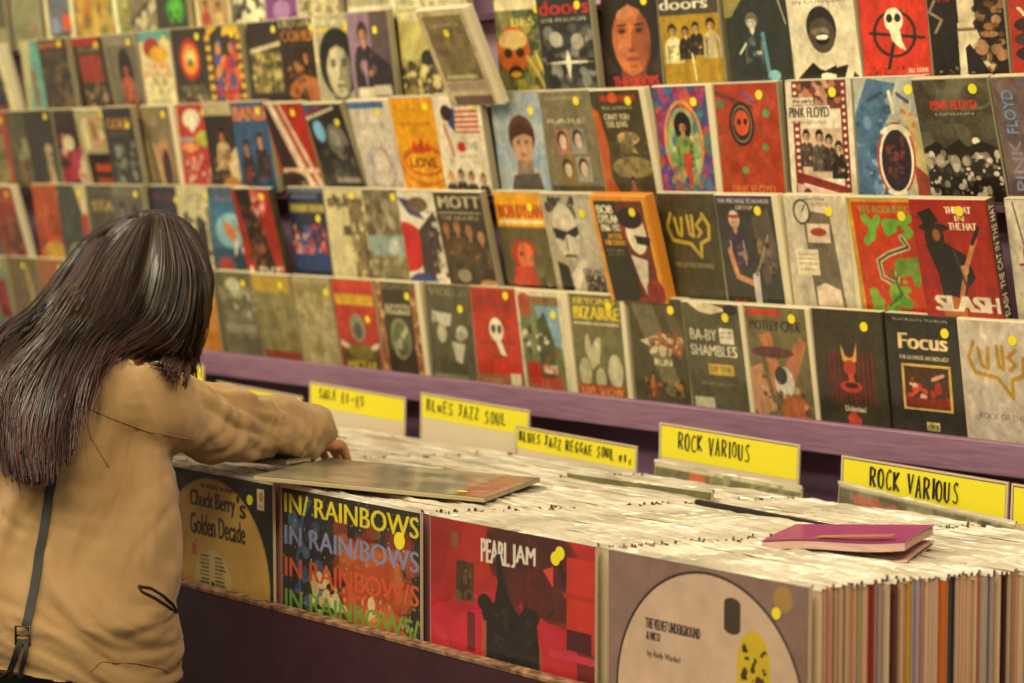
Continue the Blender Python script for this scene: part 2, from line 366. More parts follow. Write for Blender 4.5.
# each: (pixel column of the upper left corner, slant, look, printed design[, options])
# options: c case colour, b white border on the right, s sticker place, w width, front
DV = {
0: [
(-28,.1,'plain olive cover','5a5a3a;R0,.7,1,1,8a8660'),
(5,.1,'olive grey cover with a pale reddish blotch','8a8a62;E.5,.75,.4,.14,7a7a58;E.75,.75,.2,.06,9a6a50;N3,40,.08,0,.6,1,1,9a9870 7c7a54,.5'),
(38,.1,'pale border round a blue and orange picture','d2c890;R.12,0,.86,.86,6a6a70;R.6,.6,.84,.8,d05a30;E.35,.75,.15,.12,8a90a0;R.2,.84,.8,.88,3a3a38;R.15,.92,.8,.94,a8a070'),
(69,.1,'mustard and brown mottled cover','a88a3c;N4,60,.1,0,.5,1,1,c09a40 7a5a2a b0702c d0b050,.7'),
(99,.1,'greenish cover with white upright streaks','8a8a4c;N5,40,.09,0,.5,1,1,c0b070 60703a b08a40,.7;L,d8d0b0,.1,.4,.5,.45,.95;R0,.96,1,1,c8c050'),
(127,.1,'grey cover with pale sweeping shapes','7a7456;L,b8ac84,.16,.2,1,.5,.7,.9,.5;L,4a4434,.1,.1,.8,.5,.6;N6,20,.07,0,.6,1,1,c8bc94 4c4638,.7'),
(155,.1,'dark cover with a green glow','3f4030;E.62,.7,.3,.16,4a8a34;E.62,.68,.18,.1,5cae40;N7,30,.06,0,.7,1,1,4a4a34 383628,.6'),
(187,.1,'pale cover with tan and red figures','c0b484;R.1,.5,.9,1,a88a5c;M,.3,.66,.1,b07040,a04a30,4a3424;M,.65,.7,.1,c89a60,c8b070,5a3a24;R0,.5,.1,1,d8cc98'),
(225,.1,'black and white speckled cover','cfc49a;N8,50,.08,0,.55,1,1,2c2a22 e8dcb0 5c584a,.9;L,2c2a22,.04,0,.9,.4,.6,.9,.75'),
(261,.08,'purple cover','b59c90;R.05,.4,.75,.97,7c4c7a;E.4,.8,.2,.1,a07ca0;R.8,.4,1,1,c8bc94'),
(297,.08,'cream cover with grey flecks','bdb288;N9,40,.07,0,.6,1,1,8a8058 d0c49a 6a6448,.7'),
(337,.08,'white cover with red lettering','d8cca4;R0,.5,1,.84,9c9474;T.12,.9,.76,.05,b83a2c,THE BEST OF,.01'),
(379,.08,'pale green cover with grey shapes','c6be92;N10,30,.08,0,.6,1,1,a8a47c 8a8460 d6caa2,.7'),
(417,.08,'cream cover with tan shapes','cabf94;N11,30,.08,0,.6,1,1,a89a70 8a7c58 d6caa2,.7'),
],
1: [
(-24,.28,'pale bordered cover with a dark blue photograph','d8cc98;R0,.08,.74,1,2a2a30;N12,50,.07,0,.2,.72,.8,3a3a44 5a4a44 20242c,.8;R0,.8,.7,1,a04a44',dict(b=.16)),
(24,.13,'teal cover with a yellow disc','6a9c8c;P,b0a878,.0,0,.3,0,.1,1,0,1;E.8,.32,.2,.11,d0aa28;E.95,.5,.15,.09,a03030;L,8a5a30,.12,.3,.4,.35,.8;R.4,.85,1,.95,8a4a44'),
(43,.15,'dark brown crowded cover with a red strip','3c3026;R.0,.03,1,.12,6a2a20;N13,80,.07,0,.15,1,.95,5a4a34 746044 4a3c2c 2c241c,.8;T.1,.04,.7,.06,c8a040,LIVE',dict(s=(.75,.06))),
(71,.19,'dark cover with a dull red block','3a3226;R0,0,.85,.1,9a2c24;R.12,.22,.82,.56,8e3a26;N14,50,.06,.1,.6,.95,1,b89a60 2a2a34 7a6440,.8;T.15,.12,.7,.06,a89868,BLUES'),
(103,.17,'grey cover with a long-haired figure','6c6450;E.55,.45,.22,.28,2e241c;M,.55,.42,.16,b86a40,a8583c,2e241c;R0,0,1,.14,857c64;N15,20,.06,.2,.75,.9,1,8a4a30 3c2c20,.7'),
(137,.13,'white cover with teal top and red lettering','cfc392;R0,0,1,.12,5c948a;E.4,.2,.28,.12,9a3a28;E.6,.28,.3,.1,c89a30;T.12,.38,.76,.07,b03a24,THE BIG;T.06,.47,.9,.07,b03a24,SHOWCASE;N16,14,.05,.15,.55,.85,.72,8a7a4c b0a470,.8;R.2,.8,.8,.9,b4ab88',dict(s=(.83,.1))),
(170,.11,'black cover with a glowing red oval','3a3228;E.5,.36,.3,.24,a83220;E.5,.36,.23,.18,d8882c;E.5,.34,.13,.09,c8c078;E.5,.4,.08,.05,6a6a40;T.15,.66,.7,.07,a8a078,PRESENTS;N17,20,.07,.1,.72,.9,.85,c0b080 5a4c38,.7;R.05,.88,.95,.97,8a3028'),
(202,.13,'many-coloured cover framed by yellow dots','3c342c;'+''.join('E%.2f,%.2f,.07,.035,d2aa30;'%(x,y) for x in(.08,.92) for y in(.14,.25,.36,.47,.58,.69,.8,.91))+'P,d6ae2c,.1,.02,.4,.02,.1,.12;P,d6ae2c,.55,.02,.95,.02,.95,.1,.5,.12;N18,60,.09,.2,.2,.82,.9,b83c34 4c5288 d07038 c89048 8a3a6a c85a34,.9;R.2,.72,.8,.78,b03028'),
(245,.1,'dark cover with a gold picture frame','332a22;P,c8b88c,.06,.3,.9,.22,.9,.27,.06,.35;R.08,.34,.85,.78,7a6c3c;N19,60,.05,.1,.36,.82,.76,b0a050 50482c c8b86c 383020,.9;T.1,.86,.7,.05,a89c70,LIVE',dict(s=(.72,.09))),
(281,.15,'black cover of a seated singer under orange lettering','3a2e22;T.05,.02,.85,.08,c8bc90,LEONARD;T.05,.13,.8,.11,c8843c,COHEN,.02;M,.55,.4,.13,b8763c,2a2018,20180f;E.5,.8,.4,.18,a8683a;N20,30,.05,.1,.5,.5,.95,b87c40 3c2c1c 5a4028,.8'),
(316,.13,'pale cover with a large grey young face','a39c7a;T.1,.05,.8,.05,d8cca0,THE VERY BEST;R.1,.14,.85,.17,d0b830;B,.5,.56,.62,b9b08a,6a6450,28261e;R0,0,.08,1,c8bc90;P,a8a080,.05,.5,.2,1,0,1',dict(s=(.78,.11))),
(352,.12,'cover with a man in a dark suit on lilac','8c7480;R.55,.0,1,1,5c4c48;P,2c2424,.1,.5,.6,.42,.95,.55,1,.8,.1,.8;M,.36,.22,.2,c89068,302628,3c2a20;P,9a7c98,.28,.5,.4,.5,.36,.85;R.12,.78,.5,.88,c8bc98;R.5,.76,.9,.86,b4a88c;R.1,.9,.95,.97,6c6050',dict(s=(.68,.19))),
(396,.1,'sepia crowd scene under a yellow sky','a89c60;R0,.03,1,.13,c4b888;R0,.13,1,.5,b3a662;P,5c5230,0,.65,.3,.55,.6,.45,1,.5,1,1,0,1;N21,90,.07,0,.55,1,1,c0ae6c 403820 8a7c4a d0c080,.9;E.6,.5,.16,.08,2c2a20'),
(416,.40,'tilted clear-bagged case set loosely over its neighbours','b8a880;R.1,.06,.92,.74,77694a;N22,50,.08,.12,.1,.9,.7,8a7c54 685a40 7c7250,.6;T.2,.14,.6,.04,c0b288,THE STORY OF;R.15,.68,.8,.72,b0ac80;R.1,.76,.95,.84,a08c78;R.14,.9,.95,1,6a5248',dict(b=.1,front=3,s=(.5,.24),w=.15,dz=.012)),
(499,.05,'green and orange painted skull cover','5c5a3a;N23,90,.1,0,.1,1,1,3e4a30 7c7a48 a89a4c 4a5a44,.8;R0,0,.9,.12,c8bc90;E.3,.52,.3,.24,b8642c;E.3,.42,.26,.1,c8b070;E.2,.55,.08,.05,3a2a1c;E.42,.55,.08,.05,3a2a1c;E.32,.75,.14,.07,402c1c;E.32,.77,.1,.03,d8a838;L,d0b850,.05,.55,.6,.75,.8,.9,1;L,d0b850,.04,.7,.55,.85,.8;T.3,.2,.6,.08,c8c060,BEST'),
(542,.12,'black cover with red lettering over a white star','30302c;T.04,.02,.92,.15,b8302a,doors,.05;T.08,.2,.84,.04,d0c8a8,LIVE IN EUROPE;N24,60,.08,.05,.3,.95,1,5c5a50 8c887a 24241f 3e3d36,.8;P,dcd4b4,.05,.66,.45,.645,.5,.52,.55,.645,.98,.66,.55,.68,.5,.85,.45,.68;E.3,.42,.12,.08,b0aa96;E.7,.45,.12,.08,a8a28c'),
(599,.09,'cover filled by a young man facing forward','3c3228;P,2a241f,0,.8,.3,.74,.75,.74,1,.85,1,1,0,1;B,.5,.4,.8,b26a3c,7c4428,2b2018;T.12,.82,.8,.12,c0382c,THE DOORS,.03',dict(xw=.004)),
(655,.12,'yellow cover with four band members','a58428;R0,0,1,.18,4c4638;T.02,.0,.8,.12,d4ccb0,doors,.05;M,.2,.34,.12,b89858,d0c490,3a2c1c;M,.42,.36,.1,c0a060,33291c,30241a;M,.6,.32,.1,c8a868,30271c,2c2018;M,.85,.3,.12,c8a060,b8a878,2c2018;L,d0c890,.03,.5,.6,.53,.88;T.1,.93,.85,.06,d6cca4,FROM THE OUTSIDE,.015'),
(720,.12,'dark cover with a guitarist lit in blue','34372f;P,8a8248,0,0,.3,0,.1,.2,0,.2;M,.42,.26,.16,c0b8a0,2c3836,6c6450;L,5c8890,.06,.58,.4,.62,.8,.7,.92;E.7,.86,.1,.06,7cb0b0;L,d0ccb0,.03,.2,.6,.3,.5;R.12,.92,.42,1,c4bc9c;E.27,.97,.1,.04,e0d8b8;L,b0a878,.02,.85,0,.95,.3'),
(782,.14,'white cover of a laughing man in a bow tie','cfc4a4;T.1,.02,.8,.03,5a5444,IN CONCERT;E.48,.34,.22,.25,352e26;E.48,.42,.19,.2,544a3c;E.46,.38,.13,.05,7a6c58;E.48,.46,.1,.07,241e18;E.48,.44,.09,.03,e4dcc0;P,28221c,.05,.9,.3,.72,.4,.8,.6,.8,.8,.76,.98,.92,1,1,.02,1;P,ddd4b8,.38,.76,.62,.76,.62,1,.42,1;P,241e18,.3,.77,.47,.82,.64,.76,.64,.87,.48,.84,.32,.88;P,c8bea0,.85,.7,.95,.72,.82,1,.7,1'),
(855,.10,'bright red cover with a white skull in a circle','c13a22;O,.5,.42,.3,.26,.045,2f2a20;L,2f2a20,.05,.14,.4,.92,.48;L,2f2a20,.05,.6,.15,.38,.82;E.5,.26,.14,.14,d8d0ac;P,d8d0ac,.42,.34,.58,.34,.6,.5,.66,.62,.56,.58,.46,.5;E.44,.24,.045,.05,2a241c;E.56,.24,.045,.05,2a241c;T.66,.82,.3,.055,dcd2ac,ALL GONE,.015;T.66,.9,.3,.055,dcd2ac,LIVE,.015;N25,40,.02,.05,.8,.6,.95,6a3020 8a3420,.8'),
(922,.12,'black cover with a performer in white','2c2620;T.1,.0,.2,.04,b0301f,1978;L,8a7c60,.04,.1,.02,.02,.15,.18,.25,.08,.4;R.4,0,.62,.45,c9b894;P,d2c4a0,.38,.3,.6,.3,.7,.6,.85,.85,.76,.9,.52,.55,.46,.6,.46,.95,.36,.95;R.38,.36,.62,.4,8a6a44;N26,60,.07,.62,.05,.95,.9,a07850 6a4a30 c09468 2c2018,.8;N27,20,.02,.0,.8,.6,1,c8bc9c 8a8068,.6'),
(1003,.10,'red cover with round portraits','a83a24;T.1,.1,.6,.12,d8cc9c,WA,.03;E.3,.32,.24,.1,3a2a22;E.3,.5,.24,.1,4c3a2c;E.3,.68,.24,.1,3a2a22;E.3,.32,.1,.06,c8a880;E.3,.5,.1,.06,c8a880',),
],
2: [
(-22,.2,'olive cover with a red right edge','7c7044;R.75,0,1,1,b03a24;N30,20,.1,0,.1,.7,1,5c5234 948858,.7',dict(c='r')),
(8,.17,'olive green cover with a pale patch','55503a;E.55,.55,.3,.2,8c8a64;E.5,.8,.25,.2,7a6444;N31,30,.07,0,.3,1,1,6c6848 4a4634,.6',dict(s=(.8,.08))),
(28,.17,'near-black cover with a pale tall figure','37322a;R.6,.5,.82,.95,a08c60;E.7,.5,.13,.07,a89468;N32,24,.06,0,.3,1,1,443e32 2c2822,.7;R.85,.6,1,1,3c4a34',dict(s=(.8,.08))),
(56,.18,'dark cover with crimson and white shapes','3c2e26;N33,30,.12,.1,.35,.95,1,8e2c40 a03848 c8b090,.9;E.35,.42,.15,.1,c4b48c;E.8,.6,.14,.1,bcae88;R0,0,1,.2,40342a'),
(78,.22,'tan cover with a red sketch over a dark block','a0946c;L,a04830,.08,.45,.15,.55,.35;R.15,.12,.35,.5,bcb084;R.15,.55,1,1,352c26;R.35,.68,.95,.78,a04a30;R.35,.85,.95,.95,8c3c28;N34,20,.05,.3,.1,.8,.5,b85a34 c8b890,.6',dict(s=(.86,.06),b=.08)),
(107,.17,'black cover with dull gold lettering','34302a;T.1,.14,.8,.12,b88432,GOLD,.05;R.1,.3,.8,.34,5a4a30;N35,50,.07,.1,.45,.9,1,6c6a58 4a4c44 8c8a74 2c2c28,.8',dict(s=(.8,.22))),
(139,.15,'brownish cover with a reclining figure','75694a;N36,30,.12,0,0,1,1,8a7c54 6a5c40 92805c,.6;E.6,.7,.26,.3,a87c54;E.66,.75,.15,.24,3a2c26;L,5c4a34,.1,.1,.2,.3,.9;L,b8a070,.07,.3,.45,.5,1',dict(b=.1)),
(176,.10,'red cover with a white heart shape','a83226;E.4,.17,.26,.11,d0c8a8;P,d0c8a8,.15,.18,.65,.18,.42,.34;R0,.38,.45,.44,8a8880;E.72,.4,.25,.09,a8a83a;E.3,.5,.25,.05,c8884c;N37,40,.05,.1,.58,.95,.9,c0b090 5c2a24 8a5a48 c8bca0,.8;R0,.93,1,1,c8704c'),
(206,.15,'black cover with a white-dressed pair under a cream strip','383028;R0,0,1,.14,a39870;M,.4,.36,.14,b87444,c0a878,241c16;E.75,.75,.25,.25,c4b288;L,2c2420,.06,.95,.55,.7,.95;E.5,.95,.22,.12,a87434;N38,16,.05,.1,.6,.6,1,b89c64 7a5c38,.7',dict(s=(.8,.2))),
(236,.15,'blue cover with rainbow lettering','35506c;T.05,.05,.9,.16,c8743a,BAND,.08;N39,30,.02,.1,.08,.95,.2,c8b040 5a8a50 b83a30,.8;M,.3,.5,.15,b07850,20242c,1c1a18;M,.7,.42,.15,c89468,2a2020,241c16;N40,20,.06,.1,.7,1,1,803028 242830,.7'),
(262,.27,'red cover crossed by pale diagonal stripes','a53426;P,cfc0a0,.1,0,.25,0,.85,1,.65,1;P,c8b898,.35,0,.42,0,1,.9,.95,1;P,3c2c2c,.0,.1,.1,0,.6,1,.1,1;R.1,.72,1,.78,d0b090;E.3,.9,.35,.14,40302c;T.5,.88,.4,.05,d8c8a0,LIVE',dict(s=(.72,.1))),
(301,.33,'navy cover with a blue badge and grey portrait','33302e;P,4a5a7c,0,.02,.55,.02,0,.12;P,c8bc98,.0,.14,.8,.03,.8,.06,.02,.18;P,983228,.0,.1,.5,.02,.6,.02,0,.14;E.25,.3,.14,.12,7cb0d0;E.65,.42,.26,.2,6c685c;E.6,.38,.12,.1,8c887a;N41,40,.06,.2,.5,.95,.9,4a4840 5c594e 2a2824,.8;R.3,.82,.9,.88,8c887c',dict(s=(.8,.2))),
(345,.26,'white cover with a fine looping line drawing','c3b8a4;R0,.02,.92,.09,4a6a90;T.18,.25,.64,.05,7c7468,GENESIS;O,.5,.72,.34,.22,.02,8c8aa0;O,.54,.72,.24,.2,.02,b08a84;L,9a6c78,.03,.62,.45,.8,.8;L,7c80a0,.03,.2,.9,.3,.6',dict(s=(.75,.12),b=.08)),
(392,.22,'bright orange cover with flame lettering','cc921c;T.15,.25,.6,.035,8a4a14,SEARCH FOR;N42,30,.05,.1,.5,.9,1,d8a824 c06a1c e0b840,.7;O,.5,.66,.38,.14,.04,b8521c;O,.5,.7,.46,.2,.04,c46a20;T.2,.62,.56,.1,6a2214,LOVE,.03;P,b8461c,.3,.5,.36,.42,.4,.52,.5,.4,.56,.52,.62,.44,.7,.55,.3,.58',dict(s=(.72,.09))),
(438,.16,'white cover with a striped flag and four heads','c7bba0;'+''.join('R.42,%.2f,.92,%.3f,b0402f;'%(y,y+.025) for y in(.16,.21,.26,.31,.36))+'P,3c4468,.22,.12,.45,.14,.4,.38,.28,.3;E.26,.18,.12,.08,30281f;L,a8683c,.05,.18,.3,.3,.6;T.42,.47,.4,.08,8a8474,LOVE,.02;E.48,.52,.09,.05,b03028;T.4,.6,.4,.03,6c6458,THE STORY;M,.16,.82,.1,c8946c,3c302c,b07844;M,.38,.8,.1,c89c74,302c30,40301c;M,.6,.82,.1,c8946c,3c3a40,6a4a2c;M,.84,.84,.1,c8946c,2c2c34,7a5a30',dict(s=(.83,.1))),
(488,.14,'pale blue sky cover with a young man rising','97a0a0;N43,30,.14,0,0,1,1,a8aca4 8498a4 b4b4a4 7c94a8,.5;E.55,.42,.26,.2,5c3c24;E.55,.5,.2,.2,b08868;P,4a3020,.3,.5,.33,.36,.55,.28,.78,.36,.8,.5,.74,.43,.6,.4,.42,.43;P,8c745c,.4,.66,.7,.66,.75,1,.35,1;P,5a5048,.3,.8,.8,.78,.9,1,.2,1;E.47,.48,.03,.015,302418;E.63,.48,.03,.015,302418;L,7a4a38,.02,.5,.6,.6,.6',dict(s=(.8,.18))),
(537,.17,'grey cover with four small portraits','797054;T.1,.05,.75,.03,b0a888,THE DEFINITIVE STORY;T.1,.26,.7,.04,c0b894,RARE,.01;'+''.join('R%.2f,%.2f,%.2f,%.2f,%s;E%.2f,%.2f,.1,.09,4a3628;E%.2f,%.2f,.07,.07,c8b094;'%(x,y,x+.27,y+.24,c,x+.13,y+.1,x+.14,y+.12) for x,y,c in((.2,.36,'a8745a'),(.5,.35,'8c8a7c'),(.22,.63,'8a7044'),(.53,.62,'9a9484')))+'R.0,.9,1,1,5c543e',dict(s=(.72,.09))),
(588,.19,'olive western cover with an orange desert edge','4b432e;P,b05c30,0,.15,.12,.2,.2,.5,.16,.8,.3,1,0,1;R.2,.05,.9,.1,a03c28;E.45,.07,.1,.05,c85a28;T.2,.15,.6,.03,c8bc90,THE ULTIMATE;T.22,.22,.5,.055,dccfa4,CANT YOU,.015;T.24,.29,.42,.055,dccfa4,SEE LIVE,.015;E.62,.45,.22,.06,c8a070;P,a89464,.4,.44,.6,.4,.78,.6,.6,.56;E.62,.72,.4,.1,8c7c50;N44,30,.06,.3,.4,1,.8,5c5438 6c6444,.7;M,.58,.86,.1,a86c48,8a4c34,3a2a20',dict(s=(.76,.1),b=.08)),
(651,.12,'psychedelic cover with a seated guitarist','4a4c74;N45,160,.09,0,0,1,1,8a3050 3c6488 b85a40 5a3c78 3c7c7c 9c4468,.8;O,.5,.5,.34,.36,.05,c08a48;E.5,.52,.3,.33,8a9c6c;N46,60,.05,.25,.3,.75,.8,b0b070 6c8c60 4c6c6c c87848,.8;E.5,.36,.16,.13,241c1c;M,.5,.36,.14,b07c58,6c8448,1c1818;P,b04034,.47,.6,.6,.6,.6,.95,.5,.95;N47,50,.05,.15,.72,.9,1,4c6c84 a85848 3c4c7c 8c8c50,.8',dict(s=(.76,.14),b=.08)),
(713,.10,'red orange patterned cover with a round emblem','9c3c20;N48,90,.07,0,.1,1,.9,a8482a 8c3418 b05030 8a4c28,.5;P,6a3a28,0,.05,.6,.2,.6,.22,0,.1;E.4,.35,.2,.19,2c2620;E.4,.35,.16,.16,8c7458;E.4,.35,.145,.145,2f2a22;E.4,.34,.12,.11,c05428;E.36,.33,.03,.03,2c2018;E.46,.33,.03,.03,2c2018;E.08,.18,.06,.035,4c7c50;E.8,.26,.06,.035,5c8c58;L,6a4a88,.04,.45,.08,.62,.17;E.75,.55,.05,.03,5c7c4c;E.4,.75,.05,.03,5c8c4c;T.16,.88,.68,.07,c8743c,PINK FLOYD,.02',dict(s=(.72,.1))),
(784,.06,'white cover with red film strips and a band photograph','cfc3a8;P,7c2c20,.1,0,.2,0,.2,1,.08,1;'+''.join('R.12,%.2f,.17,%.3f,d8ccb0;'%(y,y+.025) for y in np.arange(.03,.98,.06))+'P,7c2c20,.82,0,.92,0,.92,.95,.82,.93;'+''.join('R.85,%.2f,.89,%.3f,d8ccb0;'%(y,y+.025) for y in np.arange(.03,.92,.06))+'R.2,0,.82,.24,6a3c30;N49,40,.05,.22,.02,.8,.22,b07858 3c2820 c89c80,.8;R.06,.14,.42,.2,c8bc9c;T.1,.15,.3,.05,3c342c,the early,.01;R.02,.21,.66,.34,cfc3a8;T.04,.22,.6,.09,3a322a,PINK FLOYD,.02;T.06,.34,.54,.025,5c5040,A REVIEW AND CRITIQUE;R.2,.4,.82,.82,c0a888;M,.28,.46,.09,b89474,4c4038,2c2018;M,.48,.47,.1,c4a080,5c5448,241c18;M,.62,.5,.09,c09878,3c342c,2c241c;M,.76,.56,.09,c8a080,2a2420,2c241c;P,7c2c20,.1,.76,.92,.9,.92,.97,.1,.84;P,c8a494,.1,.86,.9,.98,.1,1;E.25,.95,.06,.05,4c3834',dict(s=(.72,.1))),
(852,.07,'pale painted cover with a huge dark oval','a8a894;P,506c84,.0,.3,.2,.0,.6,.05,.4,.4,.3,1,.0,1;N51,70,.06,0,.1,.5,1,3c586c 6c8ca0 8ca4ac 4a6478,.8;P,b8a870,.7,.2,1,.5,1,1,.8,1;N52,30,.04,.6,.1,1,.5,b06c50 c8b890 8aa0a0,.7;P,8c4434,.8,.7,1,.8,1,1,.85,1;L,3c4c58,.04,.2,.18,.4,.12;L,3c4c58,.04,.62,.14,.76,.2;L,d0c8a8,.05,.5,.12,.55,.28;E.56,.66,.27,.3,a84434;E.56,.66,.24,.28,d8d0b4;E.56,.67,.21,.25,33282c;N53,30,.03,.45,.5,.66,.8,6a3030 4a3c40 7c3c34,.8;L,d6ceb0,.06,.38,.44,.5,.4,.64,.4,.74,.46;L,d6ceb0,.05,.44,.92,.56,.95,.66,.92'),
(910,.20,'night scene cover with red title over dark water','4b4738;E.7,.12,.4,.14,6c6850;N54,40,.1,0,0,1,.5,5c5844 403c30 6a6650,.5;T.2,.17,.6,.075,c83c2c,PINK FLOYD,.02;T.25,.27,.5,.02,c0b89c,LONDON;E.72,.5,.05,.03,d8ccac;P,201c18,0,.56,.2,.5,.3,.56,.5,.48,.6,.55,.8,.5,1,.56,1,.66,0,.66;R0,.62,1,1,28241e;N55,90,.035,0,.6,1,1,c8bca4 8c8270 dccfb8 4a443a,.9;N56,20,.05,0,.62,1,.7,b0a48c 7c7464,.8',dict(s=(.8,.08))),
(989,.20,'mauve cover with blue sideways lettering','6c5c5a;N57,20,.16,0,0,1,1,7c6a64 5c4c50 8a7464,.5;T.1,.1,.14,.34,6c94b4,FLOYD,.01,0,1;T.1,.5,.14,.4,8c8c9c,PINK,.01,0,1;N58,30,.08,.3,.5,1,1,8a5a44 6c4438 a07458,.6'),
],
3: [
(-22,.22,'blue grey cover half cut by the frame','5c6464;R.7,0,1,1,8c8468;E.4,.6,.25,.2,3c4c58'),
(-8,.25,'red cover with brown figures in a pale case','8c3a28;R0,0,1,.35,983a2a;T.15,.15,.7,.08,b87858,HITS;N60,50,.08,0,.4,1,1,6a4a34 8a6444 4c3828 a0583c,.8',dict(b=.1)),
(36,.13,'orange red cover with a green side','a2502e;R.75,.1,1,1,56603c;N61,40,.1,.1,.25,.7,.85,b0482c b86a3c 8a4028,.7;E.5,.85,.35,.12,b08c38',dict(s=(.8,.1))),
(62,.12,'dark slate cover with a red and cream flash','43443a;N62,20,.1,0,.2,.7,1,4c5044 3c3c34 504c40,.6;P,c0b080,.6,0,1,0,1,.6,.85,.4;P,a83430,.75,.4,1,.35,1,.75,.85,.7;E.5,.85,.3,.12,8a8464',dict(xw=.0)),
(91,.12,'grey cover with gold lettering','565042;T.1,.2,.8,.12,a89444,STAR,.04;N63,30,.09,0,.4,1,1,6c6450 4c4638 7a6a4c,.6'),
(117,.12,'grey photograph cover with pale heads','5c574a;M,.3,.3,.16,8c8470,3c3830,2c2824;M,.7,.35,.16,9c947c,4c463a,2c2824;R0,0,1,.14,6c6654',dict(s=(.8,.1))),
(148,.12,'dark blue cover with a faint red title','32323c;T.1,.1,.7,.07,6c3c40,NIGHT,.02;N64,30,.1,0,.3,1,1,3c3c4c 28282e 4c4a58,.7;M,.5,.5,.2,6c5c50,2c2c38,20202a',dict(s=(.85,.16))),
(180,.12,'cream cover with small black figures','b5aa80;R.05,.0,.95,1,b8ad84;T.2,.08,.6,.1,8a8060,XX;R.45,.5,.7,1,3c3a34;E.57,.45,.12,.08,34322c;L,4a483c,.05,.75,.25,.8,.9;N65,14,.06,.1,.3,.9,.9,7c765c 45433a,.8'),
(212,.11,'blue sea cover with a leaping orange figure','42667c;R0,.0,1,.12,4c5a6c;T.2,.12,.6,.06,9c6458,JAWS;R0,.7,1,1,344a5c;E.5,.5,.36,.2,7ca0a0;P,b8743c,.3,.4,.5,.42,.65,.6,.6,.66,.4,.55;L,b8743c,.05,.6,.5,.72,.45;L,c8c0a0,.06,.6,.62,.55,.9;L,c8c0a0,.06,.75,.7,.8,.95;E.3,.9,.2,.1,8a4438;E.7,.85,.2,.1,2c3c48'),
(237,.21,'red cover with a dark band photograph, left of centre','96301f;P,2f261f,.1,0,.45,0,.85,1,.3,1;N66,60,.05,.15,.2,.7,.85,8a5a38 40302a 6a4430,.8;N67,20,.05,.5,.05,.8,.3,d0a898 c87464,.8;T.1,.88,.85,.1,cfc4a8,LIVE,.04',dict(s=(.8,.08),c='k')),
(286,.11,'navy concert cover with a pale band of lettering','2f3340;R0,.0,1,.06,606470;R.05,.18,.95,.27,a0904a;R.5,.18,.52,.27,2f3340;R.1,.08,.8,.12,5c6070;N68,60,.06,.05,.4,.95,.8,8a3c50 c8a8a0 4c5ca0 a0442c 2c3c6c,.8;R.05,.72,.95,.9,27406a;N69,20,.05,.1,.5,.9,.7,d0b8a8 c0504c,.7',dict(s=(.78,.33))),
(322,.13,'cream cover with brown speckled side figures','bdb184;R.6,.1,.95,1,7a6c48;N70,50,.05,.6,.1,1,1,bdb184 4c4230 8a7a50,.9;R.1,.1,.6,.2,6a6040;N71,16,.05,.1,.08,.6,.25,bdb184 5c5238,.9;R.4,.4,.6,.5,5a5038',dict(s=(.72,.07))),
(361,.15,'grey brown crowd cover with a pale blue band','74694c;N72,70,.08,0,.05,1,.5,8a8060 5c543c a0967a 6c6248,.8;R0,.48,1,.7,8a9a90;E.6,.6,.14,.08,b0b8a8;N73,40,.06,0,.7,1,1,8c8260 a49a74 6c6448,.8',dict(s=(.75,.07))),
(400,.18,'white cover with a red half disc and ragged figures','c9bfa6;E.04,.58,.42,.26,b8302a;P,4a4468,.0,.06,.3,.1,.5,.3,.2,.24;E.4,.14,.2,.08,6c5c48;P,4a3c3c,.35,.4,.7,.2,.75,.6,.55,1,.3,1;N74,50,.04,.55,.2,.95,1,3a3230 8a8070 c9bfa6,.9;E.3,.95,.3,.1,3c4470',dict(s=(.8,.07))),
(439,.20,'dark cover with four bronze faces under worn lettering','3d3527;T.08,.04,.86,.12,b0a684,MOTT,.06;R.05,.2,.95,.215,a89c78;T.08,.24,.8,.04,a89c78,THE HOOPLE,.01;M,.15,.38,.12,a06c44,4a3c28,7a5434;M,.38,.36,.12,a8744c,54442c,8c6040;M,.62,.4,.12,a8744c,4a3c28,8c6a48;M,.85,.46,.11,a07048,40342a,9a7c5c;N75,30,.07,.1,.6,.95,.9,4c452f 5c5034 3c3424,.6;E.35,.85,.14,.07,8a8064;E.85,.93,.2,.05,b0845c',dict(s=None)),
(492,.17,'orange headed cover with a red tinted singer','5f5638;R0,0,1,.34,cf941f;T.06,.12,.88,.13,a8421c,BOB DYLAN,.05;R.05,.27,.95,.31,d8c894;E.45,.62,.26,.16,a0381f;E.47,.63,.17,.14,c86a3c;P,b0442c,.2,.75,.6,.72,.75,1,.1,1;E.4,.6,.04,.02,6a2414;L,8a7c50,.04,.6,.7,.95,.98;R0,.92,1,1,2a2c2c;N76,16,.08,.6,.4,1,.9,6c6444 544c34,.6',dict(s=(.72,.14))),
(538,.21,'black and white cover with a man in dark glasses','a2987e;R.5,.05,1,.7,b0a890;N77,26,.06,.1,.04,.6,.22,3c382e 5c5648 2a2820,.9;E.38,.36,.24,.27,c4baa0;P,2a2620,.14,.32,.4,.36,.62,.3,.62,.38,.52,.42,.4,.38,.3,.45,.16,.42;L,4a4438,.03,.36,.44,.36,.53;L,3a342c,.04,.3,.6,.48,.6;P,d0c6ac,.3,.8,.6,.62,.66,.66,.44,.92,.3,.95;P,2e2a24,.1,.65,.3,.7,.35,1,.1,1;T.56,.72,.34,.05,4a4458,DYLAN,.01;R.58,.78,.94,.98,3a342c;N78,30,.02,.58,.78,.94,.98,c8bea4 5a5448,.9',dict(s=(.76,.18))),
